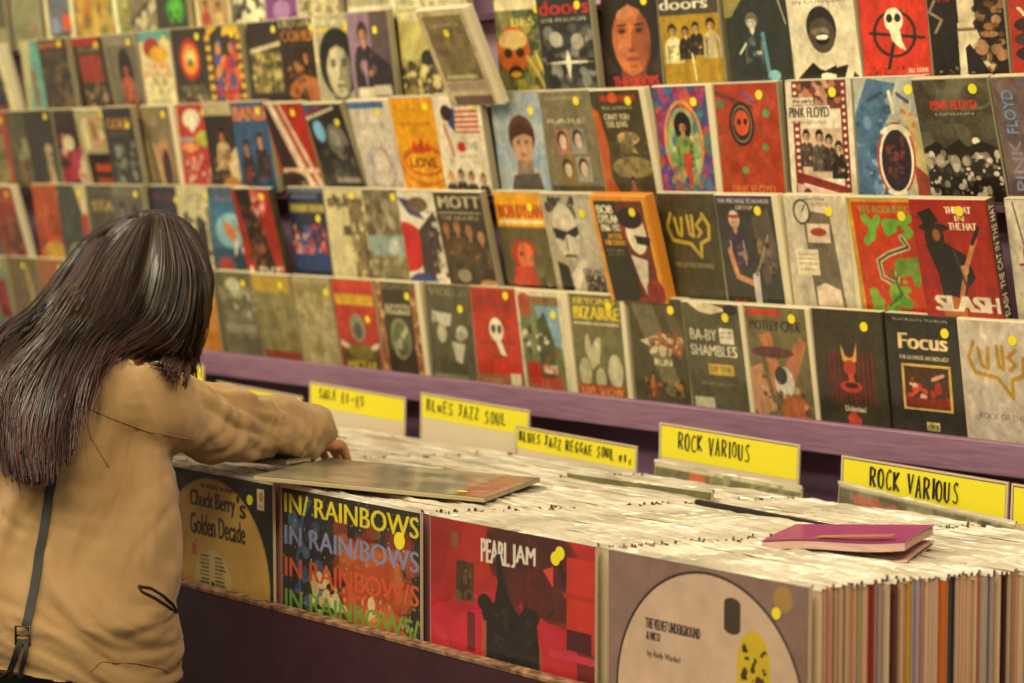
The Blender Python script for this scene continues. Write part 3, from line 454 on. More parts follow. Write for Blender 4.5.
(591,.23,'orange bordered cover with a dark-haired man','cd9030;R.07,.04,.93,1,34322a;P,6a3428,.45,.04,.93,.04,.93,1,.6,1;T.1,.08,.28,.08,d8ceac,BOB,.03;T.1,.17,.36,.08,d8ceac,DYLAN,.03;T.12,.26,.36,.07,d8ceac,1966-1978,.02;T.2,.35,.26,.05,cf9430,AFTER,.02;T.12,.41,.36,.05,cf9430,THE CRASH,.02;T.14,.5,.3,.02,a89c78,HIS LIFE;T.14,.54,.3,.02,a89c78,AND MUSIC;E.68,.26,.24,.16,8a3a2c;E.72,.34,.17,.2,cfc4a4;P,241f1a,.68,.36,.95,.38,.92,.46,.7,.44;E.66,.2,.22,.1,30221c;P,c8bea4,.55,.55,.82,.6,.7,.95,.62,.8;E.85,.9,.16,.12,8a3430;E.6,1,.1,.05,8a3430',dict(s=(.74,.14),c='o',front=1,ct=.022)),
(656,.13,'olive cover with a gold hand emblem','4b4630;N80,20,.2,0,0,1,1,544e36 423d2a,.5;L,b59a42,.05,.2,.18,.12,.3,.2,.42,.5,.45,.66,.56,.68,.44,.82,.4,.84,.28,.74,.18;L,b59a42,.045,.26,.22,.3,.36,.36,.38,.38,.22;L,b59a42,.045,.48,.2,.5,.36,.56,.38,.56,.2;L,b59a42,.045,.72,.22,.62,.28,.7,.34,.64,.38;T.18,.62,.66,.045,8c8258,THE LIVE RECORDINGS,.01',dict(s=None,xw=.004)),
(713,.15,'dark cover of a bare-armed guitarist','3f4036;R0,0,1,.07,4a3c5c;T.04,.03,.9,.04,b8b098,THE MICHAEL SCHENKER,.01;T.35,.09,.3,.035,b8b098,GROUP,.01;P,5c5248,.6,.2,.9,.1,1,.6,.7,.8;M,.3,.22,.15,b08058,443848,c0b49c;R.2,.17,.4,.2,a0342c;L,b8845c,.08,.16,.5,.24,.72,.52,.78;P,c8c0b0,.5,.7,.62,.66,.6,1,.5,1;L,9a8c6c,.03,.58,.7,.85,.35;N81,24,.04,.55,.4,.9,.7,8c7a60 2c2a24,.6;T.12,.92,.2,.08,a02c28,M,.04;T.62,.96,.3,.03,b0a88c,WORLD',dict(s=(.74,.13),b=.08)),
(782,.12,'white collage cover with lips and a clock','bbb096;T.3,.02,.4,.025,5c5444,THE JOE BLACK PROJECT;T.4,.06,.3,.03,8a5a44,VISITORS;P,6a6250,.28,.12,.72,.16,.86,1,.38,1;E.28,.14,.14,.11,4a4438;E.28,.14,.11,.09,c0b89c;L,3a342c,.02,.28,.14,.34,.08;R.34,.24,.7,.4,cdb89c;E.52,.31,.13,.035,9a4434;P,cdb89c,.4,.78,.55,.74,.78,.8,.8,.94,.4,.94;R.12,.46,.48,.68,cabf9e;T.15,.49,.3,.02,7a5a48,CLASSIC;T.15,.53,.3,.02,7a5a48,PERFORMANCE;T.15,.57,.3,.02,7a5a48,REMASTERED;T.18,.62,.22,.02,7a5a48,LIVE',dict(s=(.72,.13),b=.06)),
(845,.17,'red and green cover with a coiled snake','b8902c;R.06,.03,.94,1,b5401f;T.14,.06,.72,.06,8a8c44,YES ACOUSTIC,.03;N82,26,.07,.2,.3,.85,.98,6c8c34 86a044 5c7c30,.0;L,6c9c3c,.1,.22,.16,.32,.24,.3,.32;L,6c9c3c,.1,.4,.17,.3,.28,.22,.36;L,6c9c3c,.09,.66,.2,.5,.2,.52,.28,.62,.25;L,6c9c3c,.09,.86,.16,.74,.2,.84,.28,.74,.32;L,b8ac80,.07,.7,.32,.78,.4,.5,.46,.34,.52,.36,.66,.54,.72,.58,.62;L,4a4432,.025,.7,.32,.78,.4,.5,.46,.34,.52,.36,.66,.54,.72,.58,.62;N83,14,.07,.6,.5,.9,.7,7c9c3c 6c8c38,1;N84,16,.08,.2,.75,.7,1,5c8c34 7c9c3c,1;L,3c6c30,.04,.5,.6,.6,.8,.4,.9',dict(s=(.76,.14))),
(910,.18,'red cover with a guitarist in a tall black hat','98281c;N85,20,.2,0,0,1,1,a02c1e 8c2418,.5;T.46,.05,.34,.055,d8cca8,THE CAT,.02;T.58,.12,.12,.045,d8cca8,IN,.015;T.48,.18,.36,.055,d8cca8,THE HAT,.02;P,1f1a18,.09,.1,.27,.06,.36,.17,.17,.22;E.28,.22,.2,.035,1f1a18;E.27,.3,.13,.12,2a1e16;E.3,.28,.05,.05,8a5434;P,221c1a,.14,.36,.4,.34,.66,.44,.74,.62,.6,.72,.5,1,.3,1,.25,.6;L,b0784c,.06,.44,.95,.62,.56,.8,.3;E.4,.9,.16,.12,a86434;E.6,.56,.06,.04,c08c64;L,241c1a,.05,.76,.34,.86,.22;L,4a3c34,.03,.5,.4,.6,.7;T.14,.775,.84,.13,d8cdb0,SLASH,.12',dict(s=(.66,.08),c='r',front=1,ct=.019,side='SLASH  THE CAT IN THE HAT')),
(1003,.14,'white cover with a bottle and red print','c4b8a0;L,5c5448,.02,.1,.02,.2,.4;E.3,.42,.14,.1,8a7444;R.1,.5,.8,.52,a03c30;E.3,.8,.16,.12,3c2c28',),
],
4: [
(-24,.2,'green grey cover behind the dark hair','7c8468;R.5,.3,.9,.8,8a3c30;R0,0,1,.2,8c9064'),
(8,.13,'tan cover with upright gold shapes','6c5c3c;L,a08c54,.14,.6,.15,.7,.5,.6,.9;N90,20,.1,0,.3,1,1,7c6844 5a4c34,.6',dict(s=(.5,.1))),
(36,.13,'rusty orange plain cover','8f5a34;N91,30,.12,0,0,1,1,9a6438 84502c a06c40,.5'),
(68,.13,'brown cover hidden by the hair','6a4c34;N92,20,.1,0,0,1,1,7a5a3c 5a4030,.5'),
(100,.13,'grey cover hidden by the hair','77705a;N93,20,.1,0,0,1,1,88806a 5a5444,.5'),
(134,.13,'olive cover hidden by the hair','6a6444;N94,20,.1,0,0,1,1,7c7450 565034,.5'),
(176,.13,'orange cover just right of the dark hair','b5782f;N95,40,.1,0,0,1,1,c08838 a86a28 b88c44,.7;E.6,.5,.2,.2,c89c50'),
(214,.16,'grey cover with pale blurred musicians','67624a;N96,40,.07,0,.2,1,.5,a8a484 8c886c 5c5844,.8;E.45,.15,.2,.08,b8b494;N97,20,.12,0,.5,1,1,7c775c 6c674f,.6;R.1,.6,.9,.7,8a8668',dict(s=(.75,.12))),
(249,.19,'olive cover headed by a mustard band','7c744c;R0,.02,1,.2,b0943c;N98,40,.1,0,.25,1,.85,8a8258 6c6644 928a60,.6;R.05,.86,1,.98,8c4430',dict(xw=.0)),
(290,.16,'pale tan cover with soft brown marks','9c9066;N99,50,.08,0,.1,1,.95,b0a478 857850 a89c70,.7;R.1,.08,.9,.18,887a50',dict(s=(.9,.15))),
(330,.14,'red cover with yellow band and grey hooded figure','a83c2c;R0,.0,1,.1,b4442c;R.05,.16,.95,.28,bf9a30;E.5,.52,.18,.15,8c8a70;E.5,.55,.1,.09,5c5848;P,c8c0a0,.05,.66,.4,.76,.4,.82,.05,.72;P,c8c0a0,.95,.66,.6,.76,.6,.82,.95,.72;R.05,.75,.95,1,5c5030;E.5,.78,.3,.09,7a7034;T.14,.88,.72,.1,b8a030,METAL,.05',dict(s=(.78,.42))),
(374,.12,'dark cover framed by tan pillars and a skull','3f3a2a;R0,0,.14,1,94643c;R.86,0,1,1,94643c;N101,40,.04,0,0,.14,1,c8a070 6c4830,.8;N102,40,.04,.86,0,1,1,c8a070 6c4830,.8;T.1,.02,.8,.06,8c8460,BREAKER;R.2,.24,.8,.34,b4ac88;T.24,.25,.5,.07,4a4434,DAMN,.03;E.5,.6,.25,.22,7c7c58;E.5,.6,.2,.18,606444;N103,20,.05,.35,.5,.65,.75,b0b088 4c4c38,.7',dict(s=(.78,.14),b=.08)),
(424,.08,'grey olive cover with scattered white shapes','55523c;T.08,.04,.84,.08,7c785c,VIDEOS,.03;N104,26,.1,0,0,1,1,5c5942 4c4936,.5;P,b8b498,.1,.28,.55,.3,.5,.42,.3,.44;E.3,.5,.1,.1,a8a488;E.75,.48,.12,.07,b0ac90;E.7,.52,.1,.05,989478;P,b0ac90,.5,.58,.8,.6,.7,.8,.58,.78;E.15,.35,.06,.05,8c886c;R.05,.92,.8,.96,7c785c',dict(s=(.76,.24))),
(469,.10,'red cover with a small white skull','ab3b28;R.02,.02,.95,.25,9c3424;T.06,.06,.8,.14,8a3426,ANARCHY,.05;O,.5,.5,.26,.2,.03,8a3a24;L,8a3a24,.04,.15,.56,.9,.54;E.5,.42,.15,.12,d4ccac;P,d4ccac,.46,.52,.58,.52,.68,.68,.56,.66;E.44,.41,.045,.045,3c3424;E.57,.41,.045,.045,3c3424;R.0,.86,1,1,8a5c40;R.72,.84,.94,.98,c4b894;T.1,.9,.5,.05,b0885c,TV SHOW',dict(s=(.78,.07))),
(514,.12,'white bordered cover with blue sky and red lettering','c6bc98;R.05,.05,.92,.96,6c7450;P,7c98a0,.4,.15,.92,.15,.92,.55,.6,.5;T.3,.06,.6,.06,9a4434,OLDFIELD,.03;E.18,.14,.14,.12,a0502c;P,4c5438,.4,.3,.6,.2,.75,.5,.7,.85,.4,.85;N105,20,.05,.1,.35,.6,.6,d0c8a8 7c7858 4c4c38,.9;R.1,.7,.4,.92,a83c2c;R.45,.72,.75,.8,c8c0a0;T.1,.84,.75,.12,b0402c,CRUISE,.06;N106,14,.05,.4,.6,.8,.95,b84c34 8a3c28,.6',dict(s=(.8,.22),b=.1)),
(568,.10,'olive cover with yellow title above a raised hand','6d6948;T.08,.04,.8,.06,c8b034,BEYOND,.03;T.06,.12,.88,.12,ccb436,BIZARRE,.06;R.05,.27,.95,.29,c4bc98;P,b0aa84,.25,.4,.32,.38,.36,.5,.5,.4,.56,.42,.5,.65,.35,.72,.24,.55;E.2,.75,.12,.14,a8a27c;E.5,.8,.1,.1,b0a884;E.8,.72,.14,.16,b4ae8a;R.05,.86,.95,.98,9c4430;T.1,.88,.8,.08,c88c4c,LIVE SHOW,.03',dict(b=.06)),
(627,.09,'olive cover with acrobat figures','504a34;P,6c664a,0,0,.4,0,.9,.9,.6,.9;P,5c563e,.5,0,.7,0,1,.4,1,.6;E.75,.4,.2,.1,7a5434;P,bcae8c,.15,.4,.6,.32,.7,.4,.55,.42,.8,.48,.4,.46;N107,30,.05,.3,.3,.9,.5,c8b48c 8a5a38 504a34,.8;T.4,.56,.3,.06,c8bc98,RUN,.02;M,.35,.72,.07,a8683c,7a4a30,3c2c20;N108,20,.04,.2,.75,.9,.9,a86c38 3c3424,.8',dict(s=(.76,.1))),
(680,.13,'olive cover with hand-drawn white lettering','5b5842;P,cabf98,.1,0,.5,0,.8,.06,.5,.1,.3,.08;E.85,.05,.12,.05,30302a;T.1,.24,.46,.1,c8c2a4,BA-BY,.02;T.08,.38,.8,.1,c8c2a4,SHAMBLES,.02;R.62,.22,.86,.36,d0c8a8;T.64,.25,.2,.02,5c5848,INCLUDES;T.64,.29,.2,.02,5c5848,LIVE SHOW;R.36,.55,.8,.65,b89a4a;T.4,.57,.36,.05,6a5c34,UP THE,.01;T.2,.72,.6,.025,9c967c,OH WHAT A LOVELY TOUR;R.05,.86,.4,.96,b0aa8c',dict(s=(.76,.12),b=.05)),
(743,.12,'cover of crossed legs under dark lettering','6b6344;R.04,.03,.6,.08,b03c28;T.06,.12,.84,.09,33302a,MOTLEY CRUE,.025;P,a8704c,.2,.25,.4,.22,.5,.6,.36,.8,.3,.5;P,a06a48,.85,.25,.98,.3,.7,.7,.5,.6;E.4,.4,.35,.05,5c3c34;P,b08460,.0,.55,.2,.5,.35,.9,.1,1,0,.9;E.55,.66,.16,.14,b8b09c;E.5,.6,.1,.08,3c3834;E.7,.9,.24,.12,a8683c;N109,20,.05,.2,.6,.9,.95,8a5438 4a3c2c b89878,.7',dict(s=(.78,.09),b=.05)),
(811,.10,'dark cover with a red horned devil figure','3f3a2a;R.15,.35,.85,.75,4c2f22;'+''.join('L,6a2f22,.02,%.2f,.35,%.2f,.78;'%(x,x) for x in np.arange(.2,.85,.07))+'P,c8a048,.38,.28,.44,.38,.5,.4,.56,.38,.62,.26,.6,.42,.5,.46,.4,.42;E.5,.48,.09,.07,a8402c;E.5,.64,.16,.05,a83c28;E.5,.63,.1,.025,3a2420;P,a84430,.4,.9,.5,.84,.62,.92,.56,.99,.44,.99;T.38,.8,.3,.05,c8bc98,Unlimited,.01;R.47,.53,.54,.6,c05a34',dict(s=(.76,.12),c='k')),
(884,.09,'black cover with gothic title and gold-framed picture','37352d;R.02,.02,.98,.06,2c2a25;T.1,.03,.75,.02,c0b898,FROM TODAYS TELEVISION;T.16,.15,.66,.13,d8c08c,Focus,.06;T.16,.33,.68,.035,c8bc94,THE ULTIMATE ANTHOLOGY,.008;R.18,.4,.86,.78,c8a85c;R.215,.42,.825,.76,4a3424;N110,16,.04,.25,.5,.8,.7,b8402c d8a890 a03424,.9;L,c04c38,.04,.3,.66,.42,.6,.5,.62;L,c89c84,.04,.6,.52,.75,.48;R.24,.68,.8,.75,7c3020;R.48,.87,.66,.94,b8a868;T.5,.88,.14,.05,3a362c,dts,.015;T.54,.965,.12,.02,c8bc94,DVD',dict(s=(.82,.13),c='k')),
(956,.11,'pale lilac white cover with a gold hand emblem','b7ab98;L,a8842c,.05,.2,.18,.12,.3,.2,.42,.5,.45,.7,.6,.7,.46,.86,.42,.88,.28;L,a8842c,.05,.26,.22,.3,.36,.38,.38,.4,.22;L,a8842c,.05,.52,.2,.54,.36,.6,.38,.6,.2;L,a8842c,.05,.78,.22,.68,.28,.76,.34,.7,.38;T.2,.74,.8,.05,8c8274,ROCK OF THE 70S,.008',dict(s=(.76,.14),b=.05)),
(1034,.11,'pale cover at the right frame edge','b0a58c;R.1,.1,.9,.9,a89c80'),
]}
def place_rows():
    for row, items in DV.items():
        base = BASEZ[row]
        prev_right, prev_layer = -99, 0
        pts = []
        for it in items:
            px, sl, look, code = it[:4]; op = it[4] if len(it) > 4 else {}
            a = math.atan(sl / (0.7616 - 0.648 * (px - 512) / F_PX)); a = max(a, math.radians(6.5))
            front0 = op.get('front', 0)
            if row == 0: x = px_x(px + 3, Y0 - .02, base + .03)
            else: x = px_x(px, Y0 - CH * math.sin(a) - .016 * front0, base + CH * math.cos(a))
            pts.append([x, a, look, code, op])
        for i, (x, a, look, code, op) in enumerate(pts):
            w_ = op.get('w', CW)
            nxt = pts[i + 1][0] if i + 1 < len(pts) else 99
            nfront = pts[i + 1][4].get('front', 0) if i + 1 < len(pts) else 0
            pfront = pts[i - 1][4].get('front', 0) if i else 0
            layer = op.get('front', 0); yaw = 0
            if not layer and not pfront and x < prev_right - 0.0005: layer = 1
            if nxt - x < w_ and not nfront and not op.get('front'):
                if nxt - x > 0.1295: w_ = nxt - x - 0.0012
                else:
                    w_ = 0.134; yaw = math.radians(6.6); layer = max(layer, .9)      # shingled behind its right neighbour
            ct = op.get('ct', CT)
            y = Y0 - layer * 0.0175 - (ct - CT)
            z = base + 0.0003
            cm = {'k': M_CASEK, 'o': M_CASEO, 'r': M_CASER}.get(op.get('c'), M_CASE if op.get('b') else M_CASES)
            xn = px_now = 0
            sharp = pj_col(x, y, base + .1)
            nx, ny = (100, 140) if sharp > 600 else ((70, 98) if sharp > 380 else (42, 58))
            lab = 'DVD case with ' + look + ', ' + ROWN[row]
            if 'case' in look: lab = look[0].upper() + look[1:] + ', ' + ROWN[row]
            if 'plain olive' in look or len(lab.split()) > 16: lab = lab.replace('DVD case with ', 'DVD, ')
            o = bpy.data.objects.new('dvd_case', case_mesh(round(w_, 3), cm)); link(o)
            o.location = (x, y, z + (0.0)); o.rotation_euler = (a, 0, yaw)
            if ct != CT: o.scale = (1, ct / CT, 1)
            tag(o, lab, 'DVD', 'DVDs in the ' + ROWN[row])
            bdr = op.get('b', 0)
            sw = w_ * (1 - bdr) - 0.004
            sh = sheet('cover_sheet', sw, CH - 0.005, nx, ny, code, M_ART, o, 2, int(abs(x) * 1000) % 999, contrast=1.16, boldk=.45, remap=((-(pj_row(x, y, TOPS[1])) / max(1.0, pj_row(x, y, base) - pj_row(x, y, TOPS[1])), .93) if row == 1 and sharp > 490 else None))
            sh.location = (0.002, -0.0006, 0.0025)
            st = op.get('s', (.78, .1) if row else None)
            if st: sticker(o, 0.002 + st[0] * sw, -0.0012, CH - .0025 - st[1] * (CH - .005))
            if op.get('side'):
                ss_ = sheet('spine_sheet', 0.014, CH - .005, 14, 190, '3a2420;T.2,.04,.6,.9,e0d6b8,' + op['side'] + ',.05,0,1', M_ART, o, 2)
                ss_.rotation_euler = (0, 0, PI / 2); ss_.location = (w_ + .0006, .001, .0025)
            prev_right = x + op.get('w', w_)
            if op.get('front', 0) >= 3: prev_right = -99
def pj_row(x, y, z):
    q = np.array([x, y, z - EYE]); return 341.5 - F_PX * (q @ UP) / (q @ FW)
def pj_col(x, y, z):
    q = np.array([x, y, z - EYE]); return 512 + F_PX * (q @ RT) / (q @ FW)
place_rows()
# ------------------------------------------------------------------ the record bins
PITCH = 0.334
COLX = [-1.906 - PITCH * i for i in range(9)]          # left edge of each stack, the first is the rightmost
BIN_F, BIN_B = 1.77, 2.50
ZT_F, ZT_B = 0.972, 0.922                               # height of the record tops at the front and at the back
bins = thing('record_bin', 'long dark purple record browser whose front panel has a worn wooden top edge', 'record bin', (-2.6, 1.75, 0))
def bpart(name, x0, y0, z0, x1, y1, z1, m, bev=0, par=bins):
    return boxobj(name, x0 + 2.6, y0 - 1.75, z0, x1 + 2.6, y1 - 1.75, z1, m, par, bev)
fp = bpart('front_panel', -5.2, 1.738, 0.04, -1.2, 1.756, 0.806, M_PANEL)
bpart('edge_strip', -5.2, 1.737, 0.8062, -1.2, 1.757, 0.812, M_EDGE, 0.001)
bpart('kickboard', -5.15, 1.80, 0.0, -1.25, 1.82, 0.04, M_PURD)
bm = bmesh.new()
for q in ((-5.2 + 2.6, 0.0065, 0.6, -1.2 + 2.6, 0.0065, 0.6),): pass
vs = [bm.verts.new(v) for v in ((-2.6, .0065, .640), (1.4, .0065, .640), (1.4, .775, .590), (-2.6, .775, .590), (-2.6, .0065, .652), (1.4, .0065, .652), (1.4, .775, .602), (-2.6, .775, .602))]
for q in ((3, 2, 1, 0), (4, 5, 6, 7), (0, 1, 5, 4), (1, 2, 6, 5), (2, 3, 7, 6), (3, 0, 4, 7)): bm.faces.new([vs[i] for i in q])
obj('bin_floor', bm, M_PURD, bins)
bpart('back_panel', -5.2, 2.53, 0.04, -1.2, 2.545, 0.90, M_PURD)
for i in range(-1, 10):
    x = -1.5835 - PITCH * i if i >= 0 else -1.236
    bpart('divider', x - 0.0015, 1.757, 0.655, x + 0.0015, 2.52, 0.80, M_PURD)

M_BAG = mat('clear_bag_plastic', 'ded4be', rough=0.28, coat=0.4, bump=0.5, bscale=120, bdist=0.002, vary=('a99f86', 60), stretch=(.12, 1, 1))
M_SLV = mat('record_sleeve_card', 'c0a080', rough=0.6, objcol=True)
M_SLVT = mat('record_sleeve_top', 'c4bc98', rough=0.45, vary=('a09468', 45), stretch=(.3, 1, 1), bump=0.4, bscale=120)
M_SLVA = mat('record_sleeve_tint', rough=0.6, attr='tint')
LW = 0.315
def bag_strip(bm, r, y, t, amp, hgt, mi=0, nseg=22, x0=0.0, zoff=0.0):
    """crumpled open mouth of the plastic bag above the sleeve"""
    lo, mid, hi = [], [], []
    ph = r.uniform(0, 6); ph2 = r.uniform(0, 6)
    for k in range(nseg + 1):
        u = k / nseg; x = x0 + u * (LW + 0.004) - 0.002
        yy = y + amp * (math.sin(ph + u * 9) * .5 + r.uniform(-.5, .5) * .8)
        z = zoff + LW + hgt * (0.55 + 0.3 * math.sin(ph2 + u * 7) + r.uniform(-.3, .3))
        lo.append((bm.verts.new((x, y - t * .7, zoff + LW - 0.001)), bm.verts.new((x, y + t * .7, zoff + LW - 0.001))))
        mid.append(bm.verts.new((x, yy - t * .35, z)))
        hi.append(bm.verts.new((x, yy + t * .45, z - 0.0006)))
    for k in range(nseg):
        for a, b, c, d in ((lo[k][0], lo[k + 1][0], mid[k + 1], mid[k]), (mid[k], mid[k + 1], hi[k + 1], hi[k]), (hi[k], hi[k + 1], lo[k + 1][1], lo[k][1])):
            bm.faces.new((a, b, c, d)).material_index = mi
VAR = []
rr = random.Random(4)
for k in range(9):
    t = (0.0026, 0.0032, 0.0048)[k % 3]
    bm = bmesh.new(); box(bm, 0, -t / 2, 0, LW, t / 2, LW)
    for f in bm.faces:
        f.normal_update()
        if f.normal.z > .9: f.material_index = 1
    me = bpy.data.meshes.new('vinyl_record'); bm.to_mesh(me); bm.free(); me.materials.append(M_SLV); me.materials.append(M_SLVT)
    bm = bmesh.new(); bag_strip(bm, rr, 0, t, 0.0014, 0.0042)
    mb = bpy.data.meshes.new('plastic_cover'); bm.to_mesh(mb); bm.free(); mb.materials.append(M_BAG)
    VAR.append((t, me, mb))
def top_z(y): return ZT_F + (ZT_B - ZT_F) * (y - BIN_F) / (BIN_B - BIN_F)
PAL = ['d8ae84', 'd4a47c', 'dcb892', 'd0a080', 'e0c09c', 'c89468', 'd8ae84', 'e0c4a0', 'd4a47c', 'c39a72', 'b98c66', 'c8a480', 'b58a6c', 'caa98c', 'a87c58', 'd0b08a', 'b08870', 'c39a72', 'bf9478', '6a3c30', '3a2a28', '8c4434', 'e0bc94', 'c8b498', 'b8a898', '5c5a54', 'dcc4a4', 'b88458', 'd07038', 'a8acb8', 'e4c49c', 'dcb088', 'd8a880']
SPECIAL = {0: 'e0c4a0', 1: 'dcb890', 2: 'd8ae8c', 3: 'c89078', 4: '3c2424', 7: '3a3040', 11: 'a89c78', 13: '9c3a2c', 14: '9c3a2c', 16: 'b0a0a0', 19: '5a3428', 24: 'd8a428', 25: 'd8a428', 27: 'b8a8b8', 31: 'd8b48c', 21: 'e0b890', 22: 'e0b890', 29: 'e4bc94', 30: 'e4bc94', 39: 'e0b48c', 40: 'e0b48c', 41: 'dcb088', 34: 'd07030', 36: '4c4c42', 37: '2c2426', 44: 'd05a30', 46: '2a2226', 50: '7a3c30', 52: '4a2828'}
COLNAME = ['nearest bin', 'bin behind the red cover', 'bin behind the rainbow-lettered cover', 'bin behind the gold disc cover', 'bin beside the sleeve of the coat']
FIRST = {1: ['d8c8a0', '6a4030', 'e0d2a8', 'e0d2a8'], 2: ['8a5a60', 'c8b0a0', '4a3848', 'd0b8a0', '241c1c'], 3: ['b8806c', '6a4a60', '2a2430']}
YD = 2.0
while px_x(692, YD, .95) > -2.236: YD += .002
count = 0; rest = []
R = random.Random(11)
FRONTGAP = 0.012
for ci in range(9):
    y = BIN_F + FRONTGAP; k = 0
    while y < BIN_B - 0.012:
        v = VAR[R.randrange(9) if ci else R.choice((2, 5, 8, 1, 4, 2, 5))]
        pitch = v[0] + R.uniform(0.0014, 0.0026)
        y += pitch / 2
        dx = max(-.007, min(.004, R.gauss(0, 0.0025)))
        if ci in FIRST and k < len(FIRST[ci]): dx = 0.004 + .0012 * k
        z0 = top_z(y) - LW + R.gauss(0, 0.0018)
        c = FIRST[ci][k] if ci in FIRST and k < len(FIRST[ci]) else SPECIAL.get(k) if ci == 0 and k in SPECIAL else R.choice(PAL)
        sleeve_skip = (ci == 1 and YD - .003 < y < YD + .011)
        if not sleeve_skip:
            if count < 296 and ci < 3:
                o = bpy.data.objects.new('vinyl_record', v[1]); link(o)
                o.location = (COLX[ci] + dx, y, z0); o.color = tuple(lin(hx(c))) + (1,)
                b = bpy.data.objects.new('plastic_cover', v[2]); link(b, o)
                tag(o, ('vinyl record in a bagged sleeve filed on edge in the ' + COLNAME[ci]), 'record', 'records filed in the ' + COLNAME[ci])
                count += 1
            else:
                rest.append((COLX[ci] + dx, y, z0, v[0], c))
        y += pitch / 2; k += 1
bm = bmesh.new(); lay = bm.loops.layers.float_color.new('tint')
r2 = random.Random(8)
for (x, y, z, t, c) in rest:
    n0 = len(bm.faces)
    cc = tuple(lin(hx(c))) + (1,)
    fs = box(bm, x, y - t / 2, z, x + LW, y + t / 2, z + LW)
    fs[1].material_index = 1
    for f in fs:
        for l in f.loops: l[lay] = cc
    bag_strip(bm, r2, y, t, 0.0014, 0.0042, 2, 12, x, z)
o = obj('vinyl_record', bm, [M_SLVA, M_SLVT, M_BAG])
tag(o, 'many more bagged vinyl records filed on edge in the farther bins to the left', 'records', kind='stuff')

def front_record(label, x, y, z0, code, stickers, side='c8b08a', n=230, t=0.0036, w_=LW, h=LW, lean=0, band=0.0, name='cover_sheet', mt=None):
    bm = bmesh.new(); box(bm, 0, 0, 0, w_, t, h)
    for f in bm.faces:
        f.normal_update()
        if f.normal.z > .9: f.material_index = 1
    o = obj('vinyl_record', bm, [mat('sleeve_card_' + side, side, rough=.6), M_SLVT]); o.location = (x, y, z0); o.rotation_euler = (0, lean, 0)
    tag(o, label, 'record')
    s_ = sheet(name, w_ - 0.003 - band, h - .003, n, int(n * h / w_), code, mt or M_ARTLP, o, 2, 5, grain=.015, mottle=.4)
    s_.location = (.0015, -.0006, .0015)
    bm = bmesh.new(); bag_strip(bm, random.Random(int(abs(x) * 100)), t / 2, t, 0.002, 0.005)
    obj('plastic_cover', bm, M_BAG, o)
    for (u, v, rad) in stickers: sticker(o, u * w_, -.0012, h * (1 - v), rad)
    return o
ZF = 0.974 - LW
# gold disc cover
code = '2f2c28;E.5,.5,.475,.475,b8903c;E.5,.5,.465,.465,cfa352;O.5,.5,.42,.42,.003,b8903f;O.5,.5,.36,.36,.003,dcb868;O.5,.5,.3,.3,.003,b8903f;O.5,.5,.24,.24,.003,dcb868;E.5,.52,.16,.16,d0b878;'
code += 'T.40,.052,.28,.022,4a3820,The ORIGINAL Two Albums,.0015;T.31,.09,.38,.1,2c2218,Chuck Berry,.007;T.705,.085,.015,.03,2c2218,\',.008;T.73,.12,.045,.062,2c2218,s,.009;T.31,.2,.46,.1,2c2218,Golden Decade,.007;'
code += 'T.32,.33,.035,.07,c85a20,ti,.008;'
for i in range(8):
    code += 'R%.3f,%.3f,%.3f,%.3f,6a5430;R%.3f,%.3f,%.3f,%.3f,6a5430;' % (.40 - .006 * (i % 3), .39 + i * .018, .47, .398 + i * .018, .52, .39 + i * .018, .58 + .01 * (i % 4), .398 + i * .018)
code += 'E.5,.52,.012,.012,201c18;N7,16,.005,.6,.3,.85,.9,c8a860 a8843c,.5;R.875,.03,.93,.125,d8c49c;E.905,.065,.018,.025,b08848;R.885,.1,.92,.115,b8a480'
front_record('record sleeve with a large gold disc and black title, at the front beside the coat', COLX[3] - .003, BIN_F, ZF, code, [(.815, .09, .0075)])
# rainbow lettering
code = '2e2a26;N61,220,.05,0,0,1,1,34302a 26241f 3a342c 2c3038,.8;N62,160,.05,.42,.12,.95,.8,8a3420 b04828 7c2c20 a85a34,.55;N63,90,.06,.5,.2,.85,.6,b85a30 c06a3c a04428,.6;N64,90,.022,.25,.4,.7,.8,b8402c c85030 d8c090 c8762c,.9;N65,24,.03,.05,.1,.3,.5,4c6484 5c7490 3c4c68,.7;N68,16,.03,.2,.35,.42,.5,d8cc98 c8b46c,.9;N66,500,.004,0,.0,1,1,c8b888 a89868 b85c38,.8;N67,120,.008,.3,.4,1,.8,d0603c c8a070,.8;L3c5878,.02,.14,.45,.12,.3,.16,.12,.22,.04;'
for j, (tx, cl) in enumerate((('IN/ RAINBOWS', 'd8c82c'), ('IN RAIN/BOWS', '7c84a8'), ('IN RAINBOW/S', 'cc5430'), ('IN RAINBOWS/', '6c9a3c'))):
    code += 'T.02,%.3f,.965,.088,%s,%s,.006;' % (.022 + j * .143, cl, tx)
code += 'T.02,.6,.6,.088,c8b888,RAD IO HEA,.006;'
front_record('record sleeve with four lines of rainbow lettering on a dark splattered ground', COLX[2] - .002, BIN_F, ZF, code, [(.86, .135, .0115)], n=300)
